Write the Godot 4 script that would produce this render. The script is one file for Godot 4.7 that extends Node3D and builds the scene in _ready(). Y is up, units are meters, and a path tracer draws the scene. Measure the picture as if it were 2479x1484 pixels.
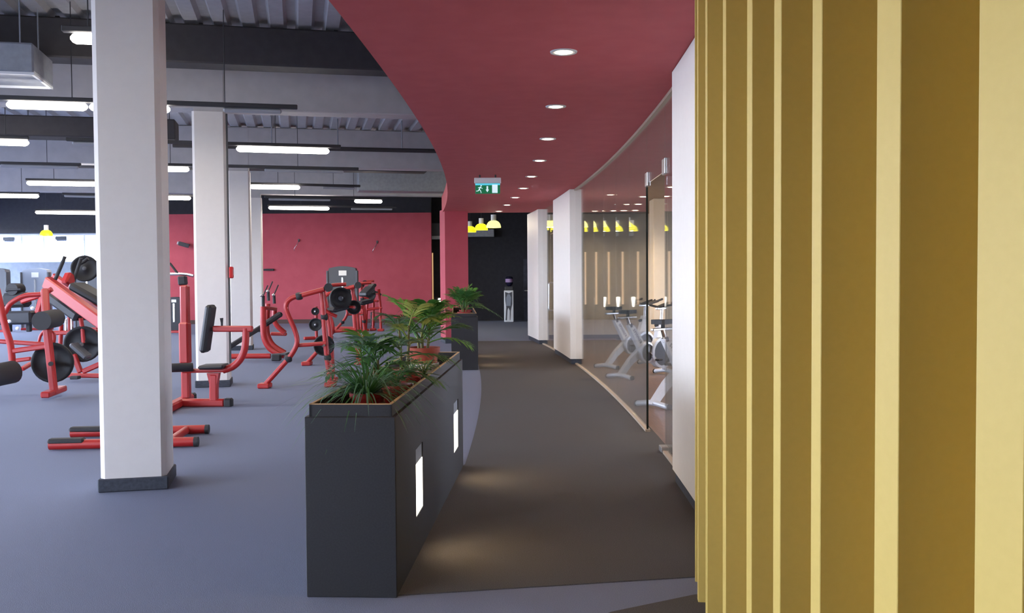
extends Node3D
# Gym walkway: carpeted gym on one side, curved glass studio front on the other.

var O := Vector3.ZERO          # base of the thing that is being built
var used := {}
var rng := RandomNumberGenerator.new()
var mats := {}

# ---------------------------------------------------------------- helpers
func numbered(called: String) -> String:
	var n: int = used.get(called, 0)
	used[called] = n + 1
	return called if n == 0 else "%s_%03d" % [called, n]

func tag(o: Node, label: String, category: String, group := "", kind := "") -> void:
	if label: o.set_meta("label", label)
	if category: o.set_meta("category", category)
	if group: o.set_meta("group", group)
	if kind: o.set_meta("kind", kind)

func thing(called: String, label: String, category: String, at := Vector3.ZERO, group := "", turn := 0.0) -> Node3D:
	var o := Node3D.new()
	o.name = numbered(called)
	add_child(o)
	o.position = at
	o.rotation.y = turn
	tag(o, label, category, group)
	O = at
	if turn != 0.0: O = Vector3.ZERO
	return o

func struct(called: String, label: String, category: String, at := Vector3.ZERO) -> Node3D:
	var o := thing(called, label, category, at)
	o.set_meta("kind", "structure")
	return o

func copy(o: Node3D, at: Vector3, turn: float, label := "") -> Node3D:
	var c: Node3D = o.duplicate()
	c.name = numbered(String(o.name).rstrip("_0123456789"))
	add_child(c)
	c.position = at
	c.rotation.y = turn
	if label: c.set_meta("label", label)
	return c

func mb() -> SurfaceTool:
	var s := SurfaceTool.new()
	s.begin(Mesh.PRIMITIVE_TRIANGLES)
	return s

func part(called: String, s: SurfaceTool, m: Material, parent: Node, label := "") -> MeshInstance3D:
	s.generate_normals()
	return mesh_part(called, s.commit(), m, parent, label)

func mesh_part(called: String, mesh: Mesh, m: Material, parent: Node, label := "") -> MeshInstance3D:
	var o := MeshInstance3D.new()
	o.name = called
	o.mesh = mesh
	o.material_override = m
	parent.add_child(o, true)
	if label: o.set_meta("label", label)
	return o

# one flat polygon (3 or 4 corners, or a convex fan), its front towards out
func face(s: SurfaceTool, pts: Array, out: Vector3) -> void:
	var n: Vector3 = (pts[1] - pts[0]).cross(pts[2] - pts[0])
	var p := pts
	if n.dot(out) > 0.0:
		p = pts.duplicate()
		p.reverse()
	for i in range(1, p.size() - 1):
		s.add_vertex(p[0] - O)
		s.add_vertex(p[i] - O)
		s.add_vertex(p[i + 1] - O)

# box with chamfered edges
func box(s: SurfaceTool, c: Vector3, size: Vector3, b := Basis.IDENTITY, bevel := 0.0) -> void:
	s.set_smooth_group(-1)
	var h := size * 0.5
	var e := minf(bevel, minf(h.x, minf(h.y, h.z)) * 0.9)
	for ax in 3:
		for sg in [-1.0, 1.0]:
			var pts := []
			for k in [[-1.0, -1.0], [1.0, -1.0], [1.0, 1.0], [-1.0, 1.0]]:
				var v := Vector3.ZERO
				v[ax] = sg * h[ax]
				v[(ax + 1) % 3] = k[0] * (h[(ax + 1) % 3] - e)
				v[(ax + 2) % 3] = k[1] * (h[(ax + 2) % 3] - e)
				pts.append(c + b * v)
			var n := Vector3.ZERO
			n[ax] = sg
			face(s, pts, b * n)
	if e <= 0.0: return
	for ax in 3:
		var a1 := (ax + 1) % 3
		var a2 := (ax + 2) % 3
		for s1 in [-1.0, 1.0]:
			for s2 in [-1.0, 1.0]:
				var pts := []
				for q in [[-1.0, 0], [1.0, 0], [1.0, 1], [-1.0, 1]]:
					var v := Vector3.ZERO
					v[ax] = q[0] * (h[ax] - e)
					v[a1] = s1 * (h[a1] - (e if q[1] == 1 else 0.0))
					v[a2] = s2 * (h[a2] - (e if q[1] == 0 else 0.0))
					pts.append(c + b * v)
				var n := Vector3.ZERO
				n[a1] = s1
				n[a2] = s2
				face(s, pts, b * n)
	for sx in [-1.0, 1.0]:
		for sy in [-1.0, 1.0]:
			for sz in [-1.0, 1.0]:
				var g := Vector3(sx, sy, sz)
				var pts := []
				for ax in 3:
					var v := Vector3(sx * (h.x - e), sy * (h.y - e), sz * (h.z - e))
					v[ax] = g[ax] * h[ax]
					pts.append(c + b * v)
				face(s, pts, b * g)

# box given by two opposite corners, axis aligned
func bx(s: SurfaceTool, a: Vector3, z: Vector3, bevel := 0.0) -> void:
	box(s, (a + z) * 0.5, (a - z).abs(), Basis.IDENTITY, bevel)

# straight bar of rectangular section between two points
func bar(s: SurfaceTool, a: Vector3, z: Vector3, w: float, h: float, bevel := 0.0, up := Vector3.UP) -> void:
	var d := z - a
	var zz := d.normalized()
	var u := up
	if absf(zz.dot(u)) > 0.98: u = Vector3.RIGHT
	var xx := u.cross(zz).normalized()
	var yy := zz.cross(xx)
	box(s, (a + z) * 0.5, Vector3(w, h, d.length()), Basis(xx, yy, zz), bevel)

func spline(pts: Array, per := 6) -> Array:
	var out := []
	var n := pts.size()
	for i in n - 1:
		var p0: Vector3 = pts[maxi(i - 1, 0)]
		var p1: Vector3 = pts[i]
		var p2: Vector3 = pts[i + 1]
		var p3: Vector3 = pts[mini(i + 2, n - 1)]
		for k in per:
			out.append(p1.cubic_interpolate(p2, p0, p3, float(k) / per))
	out.append(pts[n - 1])
	return out

# round (or oval) tube along a path; r is a number or one number per point
func tube(s: SurfaceTool, pts: Array, r: Variant, sides := 10, oval := 1.0) -> void:
	var n := pts.size()
	var rings := []
	var up := Vector3(0.03, 0.02, 1.0).normalized()
	for i in n:
		var t: Vector3 = (pts[mini(i + 1, n - 1)] - pts[maxi(i - 1, 0)]).normalized()
		var x := up.cross(t)
		if x.length() < 0.05: x = Vector3.RIGHT.cross(t)
		x = x.normalized()
		var y := t.cross(x).normalized()
		up = y
		var rr: float = r[i] if r is Array else r
		var ring := []
		for k in sides:
			var a := TAU * k / sides
			ring.append(pts[i] + x * cos(a) * rr + y * sin(a) * rr * oval)
		rings.append(ring)
	s.set_smooth_group(1)
	for i in n - 1:
		for k in sides:
			var k2 := (k + 1) % sides
			var mid: Vector3 = (pts[i] + pts[i + 1]) * 0.5
			var q := [rings[i][k], rings[i][k2], rings[i + 1][k2], rings[i + 1][k]]
			face(s, q, (q[0] + q[2]) * 0.5 - mid)
	s.set_smooth_group(-1)
	face(s, rings[0], pts[0] - pts[1])
	face(s, rings[n - 1], pts[n - 1] - pts[n - 2])

# surface of revolution; prof is [Vector2(radius, height)...] around axis b.y
func lathe(s: SurfaceTool, prof: Array, at: Vector3, b := Basis.IDENTITY, seg := 20, smooth := true) -> void:
	for i in prof.size() - 1:
		s.set_smooth_group(2 + i if not smooth else 1)
		for k in seg:
			var a0 := TAU * k / seg
			var a1 := TAU * (k + 1) / seg
			var p: Vector2 = prof[i]
			var q: Vector2 = prof[i + 1]
			var c := [Vector3(p.x * cos(a0), p.y, p.x * sin(a0)), Vector3(p.x * cos(a1), p.y, p.x * sin(a1)), Vector3(q.x * cos(a1), q.y, q.x * sin(a1)), Vector3(q.x * cos(a0), q.y, q.x * sin(a0))]
			var am := (a0 + a1) * 0.5
			var dn := Vector2(q.y - p.y, p.x - q.x)
			var out := b * Vector3(dn.x * cos(am), dn.y, dn.x * sin(am))
			var w := []
			for v: Vector3 in c: w.append(at + b * v)
			if p.x < 1e-5: w = [w[0], w[2], w[3]]
			elif q.x < 1e-5: w = [w[0], w[1], w[2]]
			face(s, w, out)

# flat polygon (x along ex, y along ey) with thickness ez
func extrude(s: SurfaceTool, poly: PackedVector2Array, at: Vector3, ex: Vector3, ey: Vector3, ez: Vector3) -> void:
	s.set_smooth_group(-1)
	var idx := Geometry2D.triangulate_polygon(poly)
	for i in range(0, idx.size(), 3):
		var t := []
		for k in 3: t.append(at + ex * poly[idx[i + k]].x + ey * poly[idx[i + k]].y)
		face(s, t, -ez)
		var t2 := []
		for p: Vector3 in t: t2.append(p + ez)
		face(s, t2, ez)
	var cw := Geometry2D.is_polygon_clockwise(poly)
	for i in poly.size():
		var a := poly[i]
		var z := poly[(i + 1) % poly.size()]
		var nn := Vector2(z.y - a.y, a.x - z.x) * (-1.0 if cw else 1.0)
		var p := at + ex * a.x + ey * a.y
		var q := at + ex * z.x + ey * z.y
		face(s, [p, q, q + ez, p + ez], ex * nn.x + ey * nn.y)

# polygon seen from above [(x, z)...], from height y0 to y1
func slab(s: SurfaceTool, poly: PackedVector2Array, y0: float, y1: float) -> void:
	extrude(s, poly, Vector3(0, y0, 0), Vector3.RIGHT, Vector3.BACK, Vector3(0, y1 - y0, 0))

func yaw(a: float) -> Basis:
	return Basis(Vector3.UP, a)

# ---------------------------------------------------------------- materials
func mat(c: Color, rough := 0.6, metal := 0.0) -> StandardMaterial3D:
	var m := StandardMaterial3D.new()
	m.albedo_color = c
	m.roughness = rough
	m.metallic = metal
	return m

func noise_tex(freq: float, c0: Color, c1: Color, sd := 1, size := 512, octaves := 4) -> NoiseTexture2D:
	var t := NoiseTexture2D.new()
	var n := FastNoiseLite.new()
	n.seed = sd
	n.frequency = freq
	n.fractal_octaves = octaves
	t.noise = n
	t.seamless = true
	t.width = size
	t.height = size
	var g := Gradient.new()
	g.set_color(0, c0)
	g.set_color(1, c1)
	t.color_ramp = g
	return t

# painted or woven surface with grain: fine relief and a slight mottle
func grained(c: Color, spread: float, freq: float, scale: float, rough := 0.8, relief := 0.0, sd := 3) -> StandardMaterial3D:
	var m := mat(Color.WHITE, rough)
	m.albedo_texture = noise_tex(freq, c.darkened(spread), c.lightened(spread), sd)
	m.uv1_triplanar = true
	m.uv1_world_triplanar = true
	m.uv1_scale = Vector3.ONE * scale
	if relief > 0.0:
		m.normal_enabled = true
		var nt := noise_tex(freq, Color.BLACK, Color.WHITE, sd)
		nt.as_normal_map = true
		nt.bump_strength = 6.0
		m.normal_texture = nt
		m.normal_scale = relief
	return m

func glow(c: Color, energy: float, base := Color(0.9, 0.9, 0.88)) -> StandardMaterial3D:
	var m := mat(base, 0.5)
	m.emission_enabled = true
	m.emission = c
	m.emission_energy_multiplier = energy
	return m

func glass(alpha := 0.04) -> StandardMaterial3D:
	var m := mat(Color(0.78, 0.84, 0.82, alpha), 0.02)
	m.transparency = BaseMaterial3D.TRANSPARENCY_ALPHA
	return m

func make_materials() -> void:
	mats.gym_carpet = grained(Color(0.42, 0.455, 0.56), 0.13, 0.09, 3.5, 0.95, 0.25, 5)
	mats.walk_carpet = grained(Color(0.235, 0.23, 0.235), 0.2, 0.09, 3.5, 0.95, 0.25, 9)
	mats.strip_carpet = grained(Color(0.47, 0.47, 0.5), 0.14, 0.09, 1.3, 0.95, 0.3, 7)
	mats.column_white = grained(Color(0.87, 0.85, 0.83), 0.015, 0.02, 0.7, 0.6)
	mats.pier_white = grained(Color(0.95, 0.93, 0.89), 0.012, 0.02, 0.7, 0.55)
	mats.concrete = grained(Color(0.72, 0.71, 0.71), 0.05, 0.012, 0.5, 0.9)
	mats.deck = grained(Color(0.74, 0.74, 0.75), 0.05, 0.02, 0.6, 0.5)
	mats.duct_dark = grained(Color(0.2, 0.19, 0.2), 0.04, 0.02, 0.6, 0.7)
	mats.duct_grey = grained(Color(0.55, 0.57, 0.6), 0.08, 0.02, 0.8, 0.45)
	mats.duct_grey.metallic = 0.15
	mats.red_paint = grained(Color(0.79, 0.35, 0.36), 0.03, 0.015, 0.4, 0.75)
	mats.red_wall = grained(Color(0.725, 0.285, 0.335), 0.04, 0.012, 0.3, 0.75)
	mats.black_wall = grained(Color(0.13, 0.13, 0.155), 0.04, 0.02, 0.5, 0.8)
	mats.grey_wall = grained(Color(0.5, 0.53, 0.58), 0.05, 0.02, 0.4, 0.85)
	mats.rear_wall = grained(Color(0.6, 0.56, 0.52), 0.06, 0.02, 0.4, 0.85)
	mats.skirting = grained(Color(0.2, 0.22, 0.26), 0.1, 0.05, 1.0, 0.8)
	mats.brown_skirting = mat(Color(0.3, 0.2, 0.17), 0.6)
	mats.yellow = grained(Color(0.79, 0.68, 0.35), 0.02, 0.05, 1.0, 0.55)
	mats.studio_wall = grained(Color(0.9, 0.86, 0.78), 0.02, 0.02, 0.5, 0.8)
	mats.studio_ceiling = grained(Color(0.6, 0.54, 0.48), 0.03, 0.02, 0.5, 0.85)
	mats.glass = glass()
	mats.glass_edge = mat(Color(0.12, 0.16, 0.15), 0.2)
	mats.steel = mat(Color(0.72, 0.72, 0.72), 0.32, 0.9)
	mats.rail = mat(Color(0.74, 0.68, 0.6), 0.45, 0.3)
	mats.plant_box = grained(Color(0.115, 0.11, 0.122), 0.05, 0.06, 2.5, 0.6)
	mats.ply = grained(Color(0.78, 0.62, 0.42), 0.08, 0.05, 3.0, 0.7)
	mats.tray = grained(Color(0.66, 0.5, 0.33), 0.12, 0.05, 3.0, 0.85)
	mats.terracotta = grained(Color(0.62, 0.24, 0.14), 0.08, 0.05, 4.0, 0.75)
	mats.red_pot = mat(Color(0.6, 0.1, 0.08), 0.45)
	mats.white_pot = mat(Color(0.82, 0.79, 0.74), 0.5)
	mats.soil = grained(Color(0.16, 0.1, 0.07), 0.3, 0.1, 6.0, 1.0)
	mats.frame_red = mat(Color(0.66, 0.11, 0.1), 0.42)
	mats.frame_red.clearcoat_enabled = true
	mats.frame_red.clearcoat = 0.15
	mats.rubber = grained(Color(0.09, 0.09, 0.1), 0.2, 0.06, 6.0, 0.7)
	mats.pad = mat(Color(0.13, 0.13, 0.15), 0.55)
	mats.plate = mat(Color(0.07, 0.075, 0.09), 0.65)
	mats.chrome = mat(Color(0.85, 0.85, 0.85), 0.22, 1.0)
	mats.machine_grey = mat(Color(0.3, 0.31, 0.33), 0.5)
	mats.machine_pale = mat(Color(0.55, 0.58, 0.63), 0.5)
	mats.paper = mat(Color(0.9, 0.9, 0.88), 0.7)
	mats.silver_paint = mat(Color(0.78, 0.8, 0.83), 0.4, 0.25)
	mats.white_paint = mat(Color(0.9, 0.91, 0.92), 0.45)
	mats.housing = mat(Color(0.2, 0.2, 0.21), 0.55)
	mats.diffuser_off = mat(Color(0.62, 0.63, 0.65), 0.5)
	mats.alarm_red = mat(Color(0.72, 0.08, 0.07), 0.4)
	mats.yellow_shade = mat(Color(0.86, 0.85, 0.12), 0.35)
	mats.yellow_shade.backlight_enabled = true
	mats.yellow_shade.backlight = Color(0.5, 0.5, 0.08)
	mats.slot_glow = glow(Color(1.0, 0.97, 0.9), 2.5)
	mats.lamp_white = mat(Color(0.86, 0.87, 0.88), 0.4)
	var leafs := [Color(0.23, 0.4, 0.16), Color(0.33, 0.52, 0.18), Color(0.48, 0.62, 0.24), Color(0.22, 0.39, 0.2), Color(0.5, 0.54, 0.24), Color(0.34, 0.46, 0.36)]
	for i in leafs.size():
		var l := mat(leafs[i], 0.5)
		l.backlight_enabled = true
		l.backlight = leafs[i] * 0.8
		mats["leaf%d" % i] = l
	mats.stem = mat(Color(0.42, 0.38, 0.2), 0.7)
	mats.wood_floor = mat(Color.WHITE, 0.35)
	mats.wood_floor.albedo_texture = noise_tex(0.02, Color(0.35, 0.24, 0.17), Color(0.46, 0.33, 0.25), 11)
	mats.wood_floor.uv1_triplanar = true
	mats.wood_floor.uv1_world_triplanar = true
	mats.wood_floor.uv1_scale = Vector3(3.0, 1.0, 0.25)

# walkway centre line: x of the ceiling lamps' row at depth d
func xc(d: float) -> float:
	return 0.42 - (d - 10.0) * (d - 10.0) / 226.0

func along(off: float, d: float) -> Vector2:
	return Vector2(xc(d) + off, -d)

# band of the walkway between two offsets and two depths, as a polygon (x, z)
func band(o0: float, o1: float, d0: float, d1: float, n := 28) -> PackedVector2Array:
	var p := PackedVector2Array()
	for i in n + 1: p.append(along(o0, lerpf(d0, d1, float(i) / n)))
	for i in n + 1: p.append(along(o1, lerpf(d1, d0, float(i) / n)))
	return p

const U := Vector3(0.9754, 0, -0.2204)    # across the gym, along its beams
const W := Vector3(-0.2204, 0, -0.9754)   # along the row of columns
const C1 := Vector3(-2.83, 0, -7.36)      # middle of the first column seen

# ---------------------------------------------------------------- the place
func _ready() -> void:
	rng.seed = 7
	var cam := Camera3D.new()
	cam.name = "camera"
	add_child(cam)
	cam.position = Vector3(0, 1.6, 0)
	cam.rotation_degrees = Vector3(-1.84, 0, -0.39)
	cam.fov = 35.77
	cam.near = 0.05
	cam.far = 200.0
	cam.current = true
	var env := Environment.new()
	var sky := Sky.new()
	var air := ProceduralSkyMaterial.new()
	air.sky_top_color = Color(0.8, 0.87, 1.0)
	air.sky_horizon_color = Color(0.86, 0.905, 1.0)
	air.ground_horizon_color = Color(0.62, 0.65, 0.7)
	air.ground_bottom_color = Color(0.5, 0.52, 0.55)
	air.energy_multiplier = 20.0
	sky.sky_material = air
	env.background_mode = Environment.BG_SKY
	env.sky = sky
	env.ambient_light_source = Environment.AMBIENT_SOURCE_DISABLED
	env.reflected_light_source = Environment.REFLECTION_SOURCE_SKY
	env.tonemap_mode = Environment.TONE_MAPPER_LINEAR
	env.tonemap_exposure = 1.5
	env.sdfgi_enabled = true
	env.ssao_enabled = true
	env.ssil_enabled = true
	var we := WorldEnvironment.new()
	we.name = "environment"
	we.environment = env
	add_child(we)
	make_materials()
	shell()
	gym_columns()
	gym_ceiling()
	gym_lamps()
	walkway_ceiling()
	slatted_wall()
	studio_front()
	studio()
	far_end()
	planters()
	machines()
	bikes()
	wall_bits()

func shell() -> void:
	var o := struct("floor", "blue grey carpet floor of the gym", "floor")
	var s := mb()
	bx(s, Vector3(-27, -0.2, -47), Vector3(13, 0, 9))
	part("carpet", s, mats.gym_carpet, o)
	o = struct("floor_walkway", "dark brown grey carpet of the curved walkway", "floor")
	s = mb()
	var p := band(-0.81, 1.02, 4.72, 23.3)
	for i in p.size():
		if p[i].x < 0.0 and p[i].y > -7.9: p[i].x = minf(p[i].x, -0.66 + (-p[i].y - 4.69) * 0.05)
	p[0] = Vector2(-0.66, -4.70)
	p[p.size() - 1] = Vector2(1.30, -5.03)
	slab(s, p, 0.0, 0.006)
	part("carpet", s, mats.walk_carpet, o)
	o = struct("floor_entrance", "dark brown grey carpet patch in front of the pale strip", "floor")
	s = mb()
	slab(s, PackedVector2Array([Vector2(3.0, -4.75), Vector2(1.3, -4.75), Vector2(0.9, -4.69), Vector2(0.461, -4.455), Vector2(0.1, -4.1), Vector2(-0.2, -3.6), Vector2(-0.42, -2.9), Vector2(-0.5, -2), Vector2(-0.5, 4), Vector2(3, 4)]), 0.0, 0.006)
	part("carpet", s, mats.walk_carpet, o)
	# left wall with its row of tall windows (outside the frame, it lights the gym)
	var a0 := Vector3(-21.2, 0, -37.2)
	var bw := Basis(U, Vector3.UP, -W)
	o = struct("wall_left", "long grey wall with tall windows along the gym", "wall")
	s = mb()
	var ln := 46.0
	box(s, a0 - W * ln * 0.5 + Vector3(0, 0.4, 0), Vector3(0.3, 0.8, ln), bw)
	box(s, a0 - W * ln * 0.5 + Vector3(0, 4.3, 0), Vector3(0.3, 1.4, ln), bw)
	part("wall_band", s, mats.grey_wall, o)
	for i in 16:
		s = mb()
		box(s, a0 - W * (0.2 + i * 3.04) + Vector3(0, 2.2, 0), Vector3(0.3, 2.8, 0.36), bw)
		part("pier", s, mats.grey_wall, o)
	for i in 15:
		var c := a0 - W * (1.72 + i * 3.04)
		var w := struct("window_%d" % (i + 1), "tall bright window in the long left wall", "window", c)
		s = mb()
		for y in [0.82, 3.58]: box(s, c + Vector3(0, y, 0), Vector3(0.08, 0.05, 2.68), bw)
		for z in [-1.32, 0.0, 1.32]: box(s, c + Vector3(0, 2.2, 0) - W * z, Vector3(0.08, 2.76, 0.05), bw)
		part("window_frame", s, mats.lamp_white, w)
		for z in [-0.66, 0.66]:
			s = mb()
			box(s, c + Vector3(0, 2.2, 0) - W * z, Vector3(0.008, 2.7, 1.27), bw)
			part("pane", s, mats.glass, w)
	# back wall with the window strip
	o = struct("wall_back", "grey blue back wall below and above the window strip", "wall")
	s = mb()
	bx(s, Vector3(-27, 0, -36.7), Vector3(-11.5, 2.27, -36.4))
	bx(s, Vector3(-27, 3.32, -36.7), Vector3(-11.5, 5.0, -36.4))
	bx(s, Vector3(-11.5, 0, -36.7), Vector3(13, 5.0, -36.4))
	part("wall_panel", s, mats.grey_wall, o)
	s = mb()
	bx(s, Vector3(-27, 3.36, -36.4), Vector3(-11.5, 4.95, -36.3))
	part("dark_bulkhead", s, mats.duct_dark, o)
	o = struct("window_16", "bright horizontal window strip high in the back wall", "window", Vector3(-19, 2.27, -36.5))
	s = mb()
	for y in [2.28, 3.3]: bx(s, Vector3(-27, y - 0.03, -36.6), Vector3(-11.5, y + 0.03, -36.38))
	var px := [-24.5, -22.6, -20.7, -18.75, -17.9, -16.35, -14.5, -12.7]
	for x: float in px: bx(s, Vector3(x - 0.03, 2.28, -36.6), Vector3(x + 0.03, 3.3, -36.42))
	part("window_frame", s, mats.lamp_white, o)
	for i in px.size() - 1:
		s = mb()
		bx(s, Vector3(px[i] + 0.03, 2.31, -36.515), Vector3(px[i + 1] - 0.03, 3.27, -36.505))
		part("pane", s, mats.glass, o)
	# the red wall
	o = struct("wall_red", "large plain red wall behind the gym machines", "wall")
	s = mb()
	bx(s, Vector3(-13.6, 0, -33.3), Vector3(-2.79, 3.82, -33.05))
	part("red_panel", s, mats.red_wall, o)
	s = mb()
	bx(s, Vector3(-13.6, 3.82, -33.3), Vector3(-2.79, 5.0, -33.06))
	part("black_band", s, mats.black_wall, o)
	s = mb()
	bx(s, Vector3(-13.6, 0, -33.05), Vector3(-2.79, 0.14, -33.02))
	part("baseboard", s, mats.brown_skirting, o)
	s = mb()
	bx(s, Vector3(-13.6, 0, -36.4), Vector3(-13.3, 5.0, -33.3))
	part("return_panel", s, mats.grey_wall, o)
	# behind the camera and to the far right
	o = struct("wall_rear", "warm brown wall behind the entrance", "wall")
	s = mb()
	bx(s, Vector3(-13, 0, 6.0), Vector3(9, 0.5, 6.3))
	bx(s, Vector3(-13, 3.6, 6.0), Vector3(9, 5.0, 6.3))
	for x in [[-13.0, -10.2], [-7.3, 9.0]]: bx(s, Vector3(x[0], 0.5, 6.0), Vector3(x[1], 3.6, 6.3))
	part("wall_panel", s, mats.rear_wall, o)
	for i in 1:
		var x := -8.75
		o = struct("window_%d" % (21 + i), "large window in the entrance wall", "window", Vector3(x, 0.5, 6.15))
		s = mb()
		for k in [-1.42, 0.0, 1.42]: bx(s, Vector3(x + k - 0.03, 0.5, 6.1), Vector3(x + k + 0.03, 3.6, 6.2))
		part("window_frame", s, mats.lamp_white, o)
		for k in [-0.71, 0.71]:
			s = mb()
			bx(s, Vector3(x + k - 0.67, 0.5, 6.145), Vector3(x + k + 0.67, 3.6, 6.155))
			part("pane", s, mats.glass, o)
	# outer right wall; the studio part has two windows
	o = struct("wall_right", "outer wall on the studio side", "wall")
	s = mb()
	bx(s, Vector3(8, 0, -37), Vector3(8.3, 1.0, 6.3))
	bx(s, Vector3(8, 2.7, -37), Vector3(8.3, 5.0, 6.3))
	for q in [[6.3, -9.0], [-12.0, -14.5], [-17.5, -37.0]]: bx(s, Vector3(8, 1.0, q[0]), Vector3(8.3, 2.7, q[1]))
	part("wall_panel", s, mats.studio_wall, o)
	for i in 2:
		var z: float = [-10.5, -16.0][i]
		o = struct("window_%d" % (17 + i), "studio window in the outer wall", "window", Vector3(8.15, 1, z))
		s = mb()
		for k in [-1.48, 0.0, 1.48]: bx(s, Vector3(8.1, 1.0, z + k - 0.03), Vector3(8.2, 2.7, z + k + 0.03))
		part("window_frame", s, mats.lamp_white, o)
		for k in [-0.74, 0.74]:
			s = mb()
			bx(s, Vector3(8.145, 1.0, z + k - 0.7), Vector3(8.155, 2.7, z + k + 0.7))
			part("pane", s, mats.glass, o)

func column(label: String, at: Vector3, white_to: float) -> Node3D:
	var o := thing("column", label, "column", at, "white gym columns in a row")
	var h := 0.235
	var e := 0.035
	var oct := PackedVector2Array([Vector2(-h + e, -h), Vector2(h - e, -h), Vector2(h, -h + e), Vector2(h, h - e), Vector2(h - e, h), Vector2(-h + e, h), Vector2(-h, h - e), Vector2(-h, -h + e)])
	var s := mb()
	extrude(s, oct, at + Vector3(0, 0.1, 0), U, -W, Vector3(0, white_to - 0.1, 0))
	part("cladding", s, mats.column_white, o)
	s = mb()
	box(s, at + Vector3(0, (white_to + 4.9) * 0.5, 0), Vector3(0.42, 4.9 - white_to, 0.42), Basis(U, Vector3.UP, -W))
	part("bare_top", s, mats.concrete, o, "bare grey concrete top of the column")
	s = mb()
	box(s, at + Vector3(0, 0.05, 0), Vector3(0.5, 0.1, 0.5), Basis(U, Vector3.UP, -W), 0.008)
	part("skirting", s, mats.skirting, o, "dark grey skirting round the column foot")
	return o

func gym_columns() -> void:
	var b := Vector3(-2.915, 0, -7.345)
	column("thick white column with dark skirting beside the planter, nearest the slatted wall", b, 4.0)
	var o: Node3D = column("white column behind the back padded bench machine, with a red call point", b + W * 6.93, 4.02)
	var c := b + W * 6.93
	O = c
	var s := mb()
	tube(s, [c + U * 0.25 - W * 0.18 + Vector3(0, 0.3, 0), c + U * 0.25 - W * 0.18 + Vector3(0, 4.0, 0)], 0.014, 6)
	part("cable_conduit", s, mats.machine_grey, o, "dark cable conduit up the column")
	column("white column standing third in the row, behind the column with the call point", b + W * 14.2, 3.95)
	column("white column standing last in the row, in front of the red wall", b + W * 21.4, 3.95)
	var a := c + U * 0.252 - W * 0.18 + Vector3(0, 1.68, 0)
	o = thing("alarm_call_point", "small red fire alarm call point on a white column", "alarm", a)
	s = mb()
	box(s, a + U * 0.03, Vector3(0.06, 0.17, 0.12), Basis(U, Vector3.UP, -W), 0.012)
	o = part("case", s, mats.alarm_red, o)
	s = mb()
	box(s, a + U * 0.063, Vector3(0.008, 0.07, 0.07), Basis(U, Vector3.UP, -W), 0.003)
	part("press_plate", s, mats.paper, o)

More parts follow.
